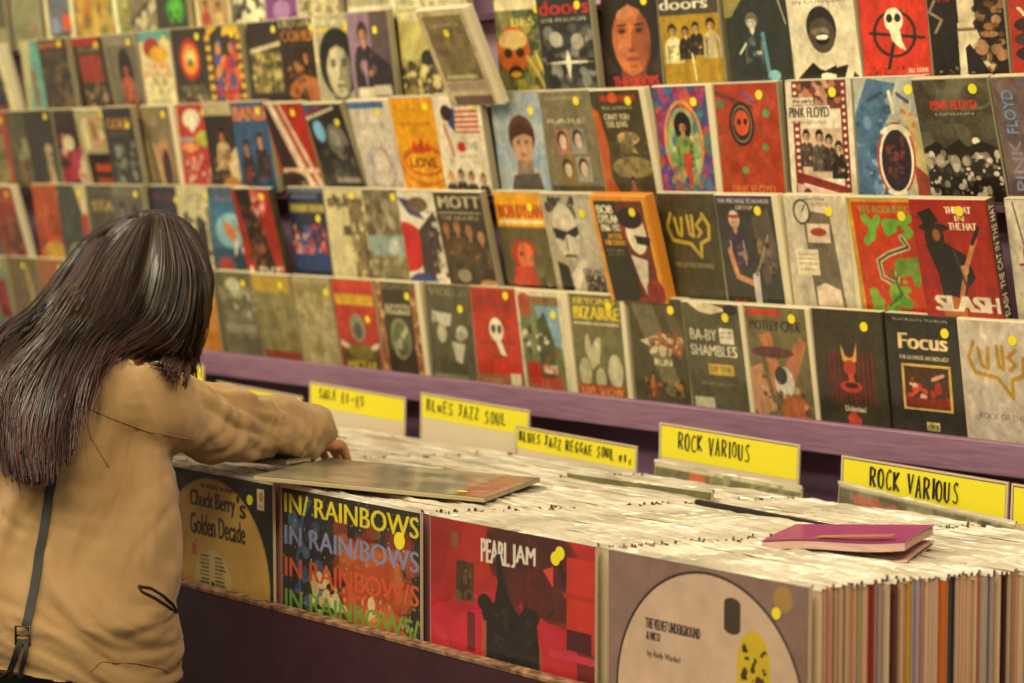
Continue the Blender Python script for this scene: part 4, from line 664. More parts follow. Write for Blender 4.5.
# red cover
code = 'b82c30;N71,60,.12,0,.15,.6,.7,c83848 b82838 a82430 c83040,.5;N72,40,.1,0,0,1,.2,9a2c24 8a2420 a83028,.6;N73,40,.09,.45,.0,.8,.22,3c2420 4a2824 5a2c28,.7;R.58,.06,.86,.32,45221f,.8;N74,40,.05,.52,.08,.88,.34,5c2a26 3a2020,.6;R.84,.06,1,.36,c8382a,.85;R.82,.2,1,.22,a83028;R.84,.34,.98,.42,402022,.9;R.9,.42,1,.7,5a2026,.8;P,d04838,.7,.13,.76,.11,.76,.19;R.7,.36,.8,.41,b82c44;R.74,.43,1,.46,c03848;'
code += 'R.17,.16,.28,.32,4a3424;N75,16,.02,.18,.17,.27,.31,6a5038 3c2c20,.8;R.14,.05,.18,.11,7a5030;R.24,.36,.29,.52,6a2c2c;R.36,.02,.42,.1,4c2420;L6a2828,.008,.62,.02,.62,.3;'
code += 'T.325,.052,.14,.095,dccfc0,PEAR,.007;T.468,.052,.03,.095,dccfc0,L,.007;T.512,.052,.14,.095,dccfc0,JAM,.007;'
code += 'P,2a2422,.415,.11,.445,.1,.46,.18,.5,.26,.52,.3,.56,.33,.6,.29,.66,.31,.68,.45,.70,.6,.34,.6,.36,.42,.33,.35,.36,.31,.41,.3,.43,.22;E.35,.31,.045,.035,2a2422;E.63,.33,.05,.035,2c2624;R.33,.38,.36,.55,b06040,.7;R.68,.44,.7,.56,a05038,.7;N77,30,.02,.4,.3,.66,.6,3c3028 221e1c,.8'
front_record('record sleeve with a red cover, white title and dark raised-arm silhouettes', COLX[1] - .002, BIN_F, ZF, code, [(.80, .055, .0085), (.775, .078, .0085)], n=280)
# pale circle cover: the fruit of the original print is replaced by a plain yellow mottled band
code = '80665c;N81,90,.16,0,0,1,1,886c60 785c52 8c7068 806458,.4;E.52,.5,.475,.485,2c2826;E.52,.5,.465,.475,c9ab92;'
code += 'T.20,.225,.28,.04,3c302c,THE VELVET UNDERGROUND,.004;T.205,.275,.07,.03,3c302c,& NICO,.004;T.21,.345,.17,.03,4a3c34,by Andy Warhol,.0015;'
code += 'R.60,.11,.68,.2,44382c;E.64,.11,.04,.02,44382c;E.64,.2,.04,.02,44382c;E.745,.32,.08,.13,c8ac24;R.665,.32,.825,.9,c8ac24;N83,34,.010,.69,.25,.80,.5,3a3020 2c2418,.9'
code += ';E.88,.06,.045,.045,b0883c,.7'
o = front_record('record sleeve with a large pale circle on brown, nearest in the front row', COLX[0], BIN_F, ZF, code, [(.85, .115, .0065)], n=280, mt=mat('glossy_bag_over_sleeve', rough=.45, attr='art', coat=.9, bump=.25, bscale=5, bdist=.006, coat_rough=.1))
# extra sleeve edges showing between the front covers
bm_cols = [(COLX[1] + .006, 'e0d2a8', .0048), (COLX[2] + .0045, '8c7c8c', .003), (COLX[3] + .006, 'b07868', .003)]
# records standing a little proud at the back of their bins
front_record('olive record sleeve with a red mark standing proud below the left rock sign', px_x(651, 2.486, .96), 2.486, on(651, 459, y=2.486).z - .003 - LW, '6c6848;N91,60,.05,0,0,1,.2,5a5840 7c7854 6a6444,.6;R0,0,1,.02,c8c098;R.25,.02,.36,.1,b8603c;N92,20,.02,.4,.0,1,.06,8a8460 9a9468,.7', [], n=90, lean=math.radians(1.6))
front_record('dark sleeve with red lettering standing proud below the right rock sign', px_x(828, 2.486, .97), 2.486, on(828, 479, y=2.486).z - .003 - LW, '585440;N93,90,.04,0,0,1,.2,4c4838 7c7860 949074 6a6650,.6;R0,0,1,.015,c8c098;N94,20,.016,.1,.05,.4,.09,b06048 a85040,.9;N95,14,.014,.62,.04,.8,.08,b88060,.9;T.1,.06,.3,.03,b05c48,REQUIEMS', [], n=110, lean=math.radians(4.0))
bm = bmesh.new(); box(bm, 0, 0, 0, LW, .0070, LW)
yd = 2.0
while px_x(692, yd, .95) > -2.236: yd += .002
o = obj('divider_card', bm, mat('matt_black_card', '2b2824', rough=.55)); o.location = (-2.236, yd, on(692, 499, y=yd).z - LW); o.rotation_euler = (0, math.radians(1.2), 0)
tag(o, 'thick black divider card rising just above the records below the right rock sign', 'divider card')

yd = 2.1
while px_x(712, yd, .95) > -2.262: yd += .002
front_record('olive record sleeve rising slightly at its right end among the cream records', -2.574, yd, on(712, 491, y=yd).z - .006 - LW, '6a6840;N97,40,.05,0,0,1,.2,5c5a38 78744c,.6', [], n=60, lean=math.radians(-.8))
# ------------------------------------------------------------------ things lying on the records
def lying(name, label, cat, cx, cy, cz, rz, tilt=(0, 0)):
    o = thing(name, label, cat, (cx, cy, cz)); o.rotation_euler = (tilt[0], tilt[1], rz); return o
o = lying('vinyl_record', 'grey-covered record lying flat across the tops of the filed records', 'record', -2.522, 1.94, .971, math.radians(35), (math.radians(-2.8), math.radians(3.2)))
bm = bmesh.new(); box(bm, -.165, -.158, 0, .165, .158, .006, 0, .0008); obj('sleeve', bm, mat('lying_sleeve_edge', 'b0a078', rough=.5), o)
s_ = sheet('cover_sheet', .33, .312, 150, 140, 'a29e80;N101,90,.14,0,0,1,1,aca888 908c70 b8b498 989678,.5;N102,40,.1,.3,.3,.8,1,b0ac90 6c6a50,.4;P,9a5a3c,.84,.0,.97,.0,.97,1,.86,1;N103,60,.04,.86,0,.97,1,a87050 b08c6c 8c7c5c,.7;Lc8bc98,.006,.965,0,.965,1;T.9,.72,.05,.22,c8b898,SOUND TRACK,.004,0,1;R.3,.1,.42,.35,6c6c54,.5', mat('shiny_grey_sleeve', rough=.3, attr='art', coat=.8, bump=.3, bscale=10, bdist=.004), o, 2, 3)
s_.rotation_euler = (-PI / 2, 0, 0); s_.location = (-.165, -.156, .0066)
sticker(o, .122, -.115, .0074).rotation_euler = (PI / 2, 0, 0)
# folded pamphlet: cover, inner leaves opening towards the viewer
M_MAG = mat('magenta_card', 'a02a6c', rough=.45, coat=.3, vary=('98306a', 14))
M_PAGE = mat('pale_pink_paper', 'd8b4a4', rough=.6, vary=('c49c94', 30), stretch=(1, 1, 8))
pm = lying('booklet', 'folded magenta booklet with pale pink pages lying open on the nearest records', 'booklet', -1.796, 2.09, .948, math.radians(16)); pm.scale = (.9, .9, 1.05)
def leaf(name, m, za, zb, zc, zd, th, x0=-.105, x1=.105, y0=-.09, y1=.085, wav=0.002, nx=12, ny=8, par=None):
    """thin bent leaf; za..zd are the heights at front-left, front-right, back-left, back-right"""
    bm = bmesh.new(); top = []; bot = []
    for j in range(ny + 1):
        v = j / ny; rt = []; rb = []
        for i in range(nx + 1):
            u = i / nx; z = (za * (1 - u) + zb * u) * (1 - v) + (zc * (1 - u) + zd * u) * v
            z += wav * math.sin(u * 6 + v * 2) * (1 - v)
            skew = -.035 * v + .0
            rt.append(bm.verts.new((x0 + (x1 - x0) * u + skew, y0 + (y1 - y0) * v, z + th))); rb.append(bm.verts.new((x0 + (x1 - x0) * u + skew, y0 + (y1 - y0) * v, z)))
        top.append(rt); bot.append(rb)
    for j in range(ny):
        for i in range(nx):
            bm.faces.new((top[j][i], top[j][i + 1], top[j + 1][i + 1], top[j + 1][i])); bm.faces.new((bot[j][i + 1], bot[j][i], bot[j + 1][i], bot[j + 1][i + 1]))
    for i in range(nx):
        bm.faces.new((bot[0][i], bot[0][i + 1], top[0][i + 1], top[0][i])); bm.faces.new((bot[ny][i + 1], bot[ny][i], top[ny][i], top[ny][i + 1]))
    for j in range(ny):
        bm.faces.new((bot[j][nx], bot[j + 1][nx], top[j + 1][nx], top[j][nx])); bm.faces.new((bot[j + 1][0], bot[j][0], top[j][0], top[j + 1][0]))
    return obj(name, bm, m, par)
leaf('cover', M_MAG, .0145, .0315, .0115, .0265, .0012, par=pm)
leaf('page', M_PAGE, .0045, .0215, .0015, .0155, .0090, x1=.103, par=pm)
leaf('page', M_PAGE, -.001, .001, 0, .004, .0015, x0=-.09, x1=.104, par=pm)
leaf('page', M_PAGE, -.0005, .009, 0, .008, .0012, x0=-.08, x1=.106, wav=.003, par=pm)
s_ = sheet('gold_strip', .11, .022, 60, 12, 'b8803c;N5,12,.05,.4,.1,.9,.9,a86a50 c89048 8a4c50,.7', M_ARTLP, pm, 2, 1); s_.rotation_euler = (-PI / 2, math.radians(-5.2), 0); s_.location = (-.03, -.084, .0248)
# small silver telephone
ph = lying('mobile_phone', 'small silver-edged phone lying on the records under the coat sleeve', 'phone', -2.742, 1.865, .983, math.radians(18))
bm = bmesh.new(); box(bm, -.055, -.028, 0, .055, .028, .009, 0, .0035); obj('body', bm, mat('brushed_silver', 'b8b0a0', rough=.25, metal=.9), ph)
boxobj('screen', -.046, -.024, .0088, .046, .024, .0096, mat('black_glass', '181818', rough=.1, coat=1), ph)
boxobj('button', -.012, -.0288, .003, .006, -.0275, .006, mat('dark_port', '2c2a28', rough=.4), ph)

# ------------------------------------------------------------------ yellow header cards behind the records
FONT = {
'R': [[0, 1, 0, 0], [0, 0, .7, .1, .75, .3, .6, .48, 0, .52], [.3, .52, .8, 1]], 'O': [[.45, 0, .1, .15, 0, .5, .15, .9, .5, 1, .8, .8, .85, .4, .7, .1, .45, 0]],
'C': [[.8, .12, .5, 0, .15, .2, 0, .55, .2, .95, .6, 1, .85, .85]], 'K': [[0, 0, .05, 1], [.75, 0, .06, .55, .85, 1]], 'V': [[0, 0, .4, 1, .8, 0]],
'A': [[0, 1, .4, 0, .75, 1], [.15, .6, .65, .6]], 'I': [[.2, 0, .2, 1]], 'U': [[0, 0, .05, .8, .35, 1, .65, .85, .7, 0]], 'S': [[.75, .1, .4, 0, .1, .2, .3, .42, .65, .6, .7, .85, .4, 1, 0, .9]],
'B': [[0, 0, 0, 1], [0, 0, .55, .1, .5, .4, 0, .48, .65, .6, .6, .92, 0, 1]], 'L': [[.05, 0, 0, 1, .7, .97]], 'E': [[.7, 0, 0, .03, 0, 1, .7, .97], [0, .5, .6, .48]],
'J': [[.1, .02, .8, 0], [.5, 0, .5, .85, .25, 1, 0, .85]], 'Z': [[0, .05, .7, 0, 0, 1, .75, .97]], 'G': [[.8, .12, .45, 0, .1, .25, 0, .6, .3, 1, .75, .9, .78, .58, .45, .58]],
'l': [[.1, 0, .1, 1]], 'u': [[.05, .4, .1, .9, .4, 1, .6, .85], [.65, .4, .65, 1]], 'e': [[.1, .68, .6, .66, .5, .42, .2, .42, .05, .7, .2, 1, .6, .95]], 's': [[.55, .45, .2, .45, .2, .65, .55, .78, .4, 1, .05, .96]],
'-': [[.1, .5, .7, .48]], '1': [[.35, 0, .35, 1]], '5': [[.7, 0, .1, 0, .1, .42, .6, .45, .65, .8, .3, 1, 0, .9]], '#': [[.65, .12, .4, 0, .25, .2, .3, .9, .05, 1, .7, 1], [.1, .5, .6, .5]],
'm': [[0, 1, 0, .6, .25, .6, .25, 1], [.25, .6, .5, .6, .5, 1]], 't': [[.3, .3, .3, 1], [.1, .55, .5, .55]], 'c': [[.5, .6, .15, .6, .1, .95, .5, 1]],
}
M_YEL = mat('yellow_card', 'e4d828', rough=.5); M_WHT = mat('white_card', 'cfc0a4', rough=.55)
M_INK = mat('black_marker_ink', '1c1a16', rough=.5)
M_CLR = mat('clear_acrylic', 'c8b8a8', rough=.15, alpha=.45, coat=.6)
M_CLRE = mat('acrylic_edge', 'c9b79c', rough=.2, coat=.6)
def sign(label, pl, pt, txt, tx0, tx1, lh, y=2.506, w_=.302, hy=.05, thick=.0040, seed=1, drop=0.004, tz=.010):
    p = on(pl, pt, y=y); xl, zt = p.x, p.z
    t = thing('header_card', label, 'sign', (xl, y, 0))
    t.rotation_euler = (0, math.radians(1.5), 0)
    t.location = (xl, y, zt)
    H = .30
    bm = bmesh.new(); box(bm, 0, 0.0012, -H, w_, .0028, 0); obj('plastic_pane', bm, M_CLR, t)
    bm = bmesh.new(); box(bm, 0, -.0012, -H, .003, .0012, 0); box(bm, w_ - .003, -.0012, -H, w_, .0012, 0); box(bm, .003, -.0012, -.003, w_ - .003, .0012, 0); obj('pane_edge', bm, M_CLRE, t)
    boxobj('yellow_card', .0045, -.0006, -.005 - hy, w_ - .0045, .0006, -.005, M_YEL, t)
    boxobj('white_card', .0045, -.0002, -.18, w_ - .0045, .0010, -.005 - hy, M_WHT, t)
    bm = bmesh.new(); r = random.Random(seed)
    n = len(txt); adv = (tx1 - tx0) * w_ / (n * 1.03); x = tx0 * w_
    for i, ch in enumerate(txt):
        if ch in FONT:
            sy = r.uniform(.92, 1.08); oy = r.uniform(-.0015, .0015)
            for st in FONT[ch]:
                q = [(x + st[j] * adv * .78, -.0012, -tz - oy - st[j + 1] * lh * sy - drop * i / n) for j in range(0, len(st), 2)]
                tube(bm, q, thick / 2, 5, flat=.35)
        x += adv * (1.06 if ch != ' ' and ch != 'I' else .8 if ch == ' ' else .5)
    obj('lettering', bm, M_INK, t)
    return t
sign('yellow header card handwritten with two words, farthest right complete card', 842, 455, 'ROCK VARIOUS', .19, .76, .029, seed=3, thick=.0048)
sign('yellow header card handwritten with two words, left of the other such card', 660, 422, 'ROCK VARIOUS', .15, .70, .026, seed=5, thick=.0036)
sign('yellow header card with three handwritten words, standing lower and in front', 516, 425, 'BLUES JAZZ REGGAE SOUL etc', .04, .99, .017, seed=7, y=2.494, hy=.034, thick=.0036, tz=.009)
sign('yellow header card with three thin handwritten words, partly behind another card', 421, 392, 'BLuES JAZZ SOUL', .07, .82, .021, seed=9, hy=.040, thick=.0034)
sign('yellow header card handwritten with a price range', 310, 381, 'SALE #1-#5', .11, .60, .018, seed=13, hy=.042)
sign('yellow header card half hidden behind the sleeve', 217, 381, 'SOUL', .1, .4, .016, seed=15, hy=.036)
sign('yellow header card just right of the hanging hair', 128, 352, 'SOUL', .1, .3, .016, seed=17, hy=.040)
sign('yellow header card cut off by the right frame edge', 1012, 483, 'ROCK', .1, .35, .024, seed=19)
# ------------------------------------------------------------------ the shopper
from mathutils.bvhtree import BVHTree
def blob(bm, c, r, rot=None):
    m = Matrix.Translation(Vector(c)) @ (rot.to_4x4() if rot else Matrix.Identity(4)) @ Matrix.Diagonal((r[0], r[1], r[2], 1))
    bmesh.ops.create_icosphere(bm, subdivisions=4, radius=1, matrix=m)
def limb(bm, pts, rad, seg=20):
    """smooth tapered limb through the joints"""
    P = [Vector(p) for p in pts]; q = []; rr_ = []
    n = len(P)
    for i in range(n - 1):
        p0 = P[max(i - 1, 0)]; p1 = P[i]; p2 = P[i + 1]; p3 = P[min(i + 2, n - 1)]
        for k in range(8):
            t = k / 8
            q.append(0.5 * ((2 * p1) + (-p0 + p2) * t + (2 * p0 - 5 * p1 + 4 * p2 - p3) * t * t + (-p0 + 3 * p1 - 3 * p2 + p3) * t ** 3))
            rr_.append(rad[i] + (rad[i + 1] - rad[i]) * t)
    q.append(P[-1]); rr_.append(rad[-1])
    tube(bm, q, rr_, seg)
    blob(bm, q[0], (rr_[0],) * 3); blob(bm, q[-1], (rr_[-1],) * 3)
FACE_A = math.radians(23.5)
def loft(bm, secs, seg=48, power=2.3):
    rings = []
    for (c, a, b) in secs:
        ring = []
        for k in range(seg):
            t = 2 * PI * k / seg; ct, st = math.cos(t), math.sin(t)
            u_ = a * math.copysign(abs(ct) ** (2 / power), ct); v_ = b * math.copysign(abs(st) ** (2 / power), st)
            ring.append(bm.verts.new((c[0] + u_ * math.cos(FACE_A) - v_ * math.sin(FACE_A), c[1] + u_ * math.sin(FACE_A) + v_ * math.cos(FACE_A), c[2])))
        rings.append(ring)
    for i in range(len(rings) - 1):
        for k in range(seg):
            bm.faces.new((rings[i][k], rings[i][(k + 1) % seg], rings[i + 1][(k + 1) % seg], rings[i + 1][k]))
    bm.faces.new(rings[0][::-1]); bm.faces.new(rings[-1])
def fuse(name, bm, vox, m, parent, smooth_it=4, disp=None):
    """melt the pieces into one continuous surface"""
    me = bpy.data.meshes.new(name); bm.to_mesh(me); bm.free()
    o = bpy.data.objects.new(name, me); COL.objects.link(o)
    md = o.modifiers.new('r', 'REMESH'); md.mode = 'VOXEL'; md.voxel_size = vox; md.use_smooth_shade = True
    sm = o.modifiers.new('s', 'SMOOTH'); sm.iterations = smooth_it; sm.factor = .5
    dg = bpy.context.evaluated_depsgraph_get(); dg.update()
    nm = bpy.data.meshes.new_from_object(o.evaluated_get(dg))
    o.modifiers.clear(); o.data = nm; nm.name = name; bpy.data.meshes.remove(me)
    nm.materials.clear(); nm.materials.append(m)
    if disp:
        nm.update()
        nr = [v.normal.copy() for v in nm.vertices]
        for v, nn in zip(nm.vertices, nr): v.co += nn * disp(v.co, nn)
        nm.update()
    nm.polygons.foreach_set('use_smooth', [True] * len(nm.polygons))
    o.parent = parent; o.matrix_parent_inverse = Matrix.Identity(4)
    return o
M_SKIN = mat('skin', 'c08660', rough=.5)
M_COAT = mat('khaki_cotton', 'a88859', rough=.85, vary=('957446', 7), bump=.25, bscale=350, bdist=.001, sheen=.2)
M_TROU = mat('black_trousers', '1e1b1a', rough=.8)
M_BLK = mat('black_leather', '1a1614', rough=.6)
M_HAIR = mat('dark_hair', rough=.36, attr='tint', spec=.5)
pr = thing('person', 'person with long dark hair in a khaki coat bending over the record bins', 'person', (0, 0, 0))
HC = on(152, 288, y=1.83)                                  # middle of the head
rdir = Vector((math.cos(FACE_A), math.sin(FACE_A), 0)); bdir = Vector((-math.sin(FACE_A), math.cos(FACE_A), 0))
SHR = on(136, 410, y=1.60); ELR = on(222, 426, y=1.75); WRR = on(304, 431, y=1.92)
SHL = SHR - rdir * .33
MID = (SHR + SHL) / 2
NK = MID + bdir * .11; NK.z = 1.165
hips = on(26, 640, y=1.46); hips.z = .78; CX = hips.x
ELL = SHL + bdir * .20 + Vector((0, 0, -.10)); WRL = ELL + bdir * .20 + rdir * .06; WRL.z = 1.012
def tr(f, z): p = hips.lerp(MID, f); return (p.x, p.y, z)
fdir = Vector((-.25, .76, -.60)).normalized()
side = Vector((.95, .30, 0)).normalized(); side = (side - fdir * side.dot(fdir)).normalized(); upv = side.cross(fdir).normalized()
if upv.z < 0: upv = -upv
HR = Matrix((side, fdir, upv)).transposed()
def hd(a, b, c): return HC + side * a + fdir * b + upv * c
# body: one continuous surface with head, neck, trunk, arms, hands and legs
bm = bmesh.new()
blob(bm, HC + upv * .02, (.074, .094, .092), HR); blob(bm, hd(0, .025, -.05), (.058, .068, .062), HR)
blob(bm, hd(0, .06, -.092), (.028, .026, .022), HR)                                  # chin
limb(bm, [hd(0, .09, .012), hd(0, .112, -.022)], [.009, .014], 10)                 # nose
blob(bm, hd(0, .094, -.056), (.024, .011, .010), HR)                                # lips
for sg in (-1, 1):
    blob(bm, hd(sg * .076, .0, -.008), (.010, .020, .032), HR)                       # ears
    blob(bm, hd(sg * .030, .078, .022), (.022, .014, .010), HR)                      # brows
limb(bm, [hd(0, -.02, -.05), NK, MID + Vector((0, 0, -.02))], [.042, .038, .05])
loft(bm, [(tr(0, .80), .15, .105), (tr(.3, .9), .15, .10), (tr(.7, 1.02), .15, .10), (tr(1, 1.10), .15, .07)])
def arm(S_, E_, W_, sg, out):
    limb(bm, [S_, E_], [.045, .036]); limb(bm, [E_, W_], [.036, .024])
    d = out.normalized(); n_ = Vector((0, 0, 1)); s_ = d.cross(n_).normalized() * sg
    palm = W_ + d * .045
    R3 = Matrix((s_, d, n_)).transposed()
    blob(bm, palm, (.040, .050, .014), R3)
    limb(bm, [W_, palm], [.023, .020])
    for k, (off, ln) in enumerate(((-.030, .062), (-.010, .074), (.010, .070), (.029, .054))):
        b0 = palm + d * .038 + s_ * off; b1 = b0 + d * ln * .42 + n_ * .002 + s_ * off * .12; b2 = b1 + d * ln * .28 - n_ * .010; b3 = b2 + d * ln * .2 - n_ * .012
        limb(bm, [b0, b1, b2, b3], [.0092, .0086, .0080, .0070], 10)
    t0 = palm - d * .02 - s_ * .030; t1 = t0 - s_ * .026 + d * .018 - n_ * .003; t2 = t1 - s_ * .010 + d * .026 - n_ * .006
    limb(bm, [t0, t1, t2], [.0115, .0100, .0085], 10)
arm(SHR, ELR, WRR.lerp(ELR, .16) - Vector((0, 0, .012)), 1, Vector((-.45, .8, -.20))); arm(SHL, ELL, WRL, -1, Vector((.1, .8, -.12)))
for sg in (-1, 1):
    hp = hips + rdir * sg * .085; hp.z = .82; kn = hips + rdir * sg * .095 + bdir * .04; kn.z = .46; an = hips + rdir * sg * .095; an.z = .09
    limb(bm, [hp, kn, an], [.078, .052, .034]); limb(bm, [an, an + bdir * .12 + Vector((0, 0, -.055))], [.034, .026])
body = fuse('body', bm, .0045, M_SKIN, pr, 2)
for sg in (-1, 1):
    bm = bmesh.new(); blob(bm, hd(sg * .030, .083, .004), (.011, .010, .008), HR); obj('eye', bm, mat('eye_white', 'd8d0c4', rough=.2), pr, True)
# trousers and shoes below the coat
bm = bmesh.new()
loft(bm, [(tr(0, .70), .165, .115), (tr(.1, .84), .165, .115)])
for sg in (-1, 1):
    hp = hips + rdir * sg * .085; hp.z = .80; kn = hips + rdir * sg * .095 + bdir * .04; kn.z = .46; an = hips + rdir * sg * .095; an.z = .12
    limb(bm, [hp, kn, an], [.092, .066, .055])
fuse('trousers', bm, .008, M_TROU, pr, 3)
for sg in (-1, 1):
    bm = bmesh.new(); p = hips + rdir * sg * .095; p.z = .03; RZ = Matrix.Rotation(FACE_A, 3, 'Z')
    blob(bm, p + bdir * .06 + Vector((0, 0, .002)), (.046, .135, .030), RZ); blob(bm, p - bdir * .02 + Vector((0, 0, .02)), (.044, .055, .045), RZ)
    fuse('shoe', bm, .006, M_BLK, pr, 2)
# coat
from mathutils import noise as NZ
def folds(co, nn):
    d = 0
    # long soft drapes on the back, tight creases running round the sleeve and at the armpit
    q = co - SHR; s1 = q.dot(rdir); f1 = q.dot(bdir)
    arm_t = max(0.0, min(1.0, (f1 - .02) / .06)) * (1 if s1 > -.12 else 0)
    back = 1 - arm_t
    w_ = NZ.noise(Vector((co.x * 4, co.y * 4, co.z * 4)))
    ac = s1 * .75 + (co.z - 1) * .65; al = -s1 * .65 + (co.z - 1) * .75            # across and along the diagonal drapes
    d += back * .030 * (NZ.turbulence(Vector((ac * 7 + w_ * 1.5, al * 1.8, f1 * 3)), 2, True) - .55)
    d += back * .016 * (NZ.turbulence(Vector((ac * 17 + w_ * 2.5, al * 4.5, f1 * 6 + 9)), 3, True) - .55)
    near = max(0.0, 1 - abs(co.z - 1.0) / .12) * max(0.0, 1 - abs(s1 + .03) / .16)
    d += near * back * .014 * (NZ.turbulence(Vector((s1 * 10 + co.z * 26, co.z * 8 - s1 * 6, f1 * 5)), 2, True) - .5)
    d += arm_t * .026 * (NZ.turbulence(Vector(((f1 * .8 + co.z * .9) * 13 + w_ * 2.5, (co.z - f1) * 4, s1 * 4)), 3, True) - .5)
    d += arm_t * .010 * (NZ.turbulence(Vector(((f1 * .9 - co.z * .7) * 30 + w_ * 3, co.z * 9, s1 * 10)), 2, True) - .5)
    return d
bm = bmesh.new()
loft(bm, [(tr(-.05, .762), .232, .147), (tr(0, .82), .236, .147), (tr(.3, .90), .230, .142), (tr(.6, .99), .222, .134), (tr(.85, 1.06), .188, .118), (tr(1.05, 1.115), .165, .090), (tr(1.25, 1.150), .10, .06)])
limb(bm, [SHR - rdir * .05 + Vector((0, 0, -.01)), SHR, SHR.lerp(ELR, .55) + Vector((0, 0, .004)), ELR, ELR.lerp(WRR, .5) + Vector((0, 0, .002)), WRR], [.074, .068, .061, .057, .050, .042])
blob(bm, on(108, 384, y=1.59), (.055, .05, .045))
limb(bm, [SHL + rdir * .04, SHL, ELL, WRL], [.074, .066, .054, .042])
limb(bm, [NK - rdir * .045 - bdir * .06 + Vector((0, 0, -.015)), NK - bdir * .072 - Vector((0, 0, .008)), NK + rdir * .045 - bdir * .055 - Vector((0, 0, .015))], [.024, .026, .024])     # collar
for v in bm.verts:
    if v.co.z < .7625 and v.co.y < 1.72:
        u_ = (v.co - hips).dot(rdir) / .228; v.co.z -= (.030 if u_ > 0 else .075) * u_ * u_
coat = fuse('coat', bm, .005, M_COAT, pr, 6, folds)
bv = BVHTree.FromPolygons([v.co for v in coat.data.vertices], [p.vertices[:] for p in coat.data.polygons])
def surf(px, py, lift=.002):
    d = Vector(FW + (px - 512) / F_PX * RT - (py - 341.5) / F_PX * UP).normalized()
    h = bv.ray_cast(Vector(OO), d)
    return None if h[0] is None else h[0] + h[1] * lift
def trace(name, pts, r, m, par, lift=.002, flat=1.0, n=10):
    q = []
    for i in range(len(pts) - 1):
        for k in range(n):
            t = k / n; p = surf(pts[i][0] * (1 - t) + pts[i + 1][0] * t, pts[i][1] * (1 - t) + pts[i + 1][1] * t, lift)
            if p is not None: q.append(p)
    if len(q) < 3: return None
    q = [q[0]] + [(q[i - 1] + q[i] * 2 + q[i + 1]) / 4 for i in range(1, len(q) - 1)] + [q[-1]]
    bm = bmesh.new(); tube(bm, q, r, 6, flat=flat); return obj(name, bm, m, par, True)
M_SEAM = mat('coat_seam_thread', '8a6232', rough=.9)
trace('sleeve_seam', [(82, 405), (110, 418), (150, 432), (195, 440)], .0011, M_SEAM, coat, .0004)
trace('shoulder_seam', [(82, 405), (92, 440), (110, 470)], .0011, M_SEAM, coat, .0004)
trace('hem_stitching', [(90, 672), (100, 662), (135, 663), (160, 668), (172, 674)], .0009, M_SEAM, coat, .0003)
trace('pocket_piping', [(138, 586), (150, 588), (163, 596), (172, 604), (177, 613), (168, 607), (155, 598), (142, 592), (138, 586)], .0018, M_BLK, coat, .001)
# bag on a long strap
bag = thing('shoulder_bag', 'black leather shoulder bag strap with buckle hanging over the khaki coat', 'bag', (0, 0, 0))
def ribbon(name, pts, wd, th, m, par, lift=.004):
    q = []
    for i in range(len(pts) - 1):
        for k in range(10):
            t = k / 10; a = pts[i][0] * (1 - t) + pts[i + 1][0] * t; b = pts[i][1] * (1 - t) + pts[i + 1][1] * t
            p = surf(a, b, lift)
            if p is not None: q.append(p)
    for _ in range(3): q = [q[0]] + [(q[i - 1] + q[i] + q[i + 1]) / 3 for i in range(1, len(q) - 1)] + [q[-1]]
    bm = bmesh.new(); pr_ = None
    for i, p in enumerate(q):
        t = (q[min(i + 1, len(q) - 1)] - q[max(i - 1, 0)]).normalized(); out = Vector((.76, -.65, 0)); sd = t.cross(out).normalized(); out = sd.cross(t).normalized()
        r4 = [bm.verts.new(p + sd * a * wd / 2 + out * b * th / 2) for a, b in ((-1, -1), (1, -1), (1, 1), (-1, 1))]
        if pr_:
            for k in range(4): bm.faces.new((pr_[k], pr_[(k + 1) % 4], r4[(k + 1) % 4], r4[k]))
        else: bm.faces.new(r4[::-1])
        pr_ = r4
    bm.faces.new(pr_); return obj(name, bm, m, par)
ribbon('strap', [(66, 395), (58, 455), (50, 500), (42, 550), (33, 600), (26, 632)], .0115, .003, M_BLK, bag)
ribbon('strap', [(23, 640), (16, 662), (6, 684)], .008, .003, M_BLK, bag, .007)
ribbon('strap', [(28, 640), (26, 660), (18, 684)], .006, .003, M_BLK, bag, .005)
bp_ = surf(25, 637, .008); bm = bmesh.new()
pts_ = [bp_ + Vector((.0, 0, 0)) + Vector((.648, .76, 0)) * a + Vector((0, 0, 1)) * b for a, b in ((-.009, -.012), (.009, -.012), (.009, .012), (-.009, .012), (-.009, -.012))]
tube(bm, pts_, .0018, 6); tube(bm, [pts_[0].lerp(pts_[3], .5), pts_[1].lerp(pts_[2], .5)], .0014, 6)
obj('buckle', bm, mat('dark_metal', '4a443c', rough=.3, metal=.9), bag, True)
bm = bmesh.new(); box(bm, -.04, -.11, -.10, .04, .11, .10, 0, .02)
b_ = obj('bag_body', bm, M_BLK, bag); bc = hips - rdir * .05 - bdir * .235; bc.z = .56; b_.location = bc; b_.rotation_euler = (0, 0, FACE_A + PI / 2)
bm = bmesh.new(); e_ = surf(14, 668, .006) or surf(16, 655, .006) or bc + Vector((0, 0, .2))
tube(bm, [e_, e_.lerp(bc + Vector((0, 0, .09)), .5) - bdir * .01, bc + Vector((0, 0, .09))], .004, 6, flat=.5); obj('strap', bm, M_BLK, bag)
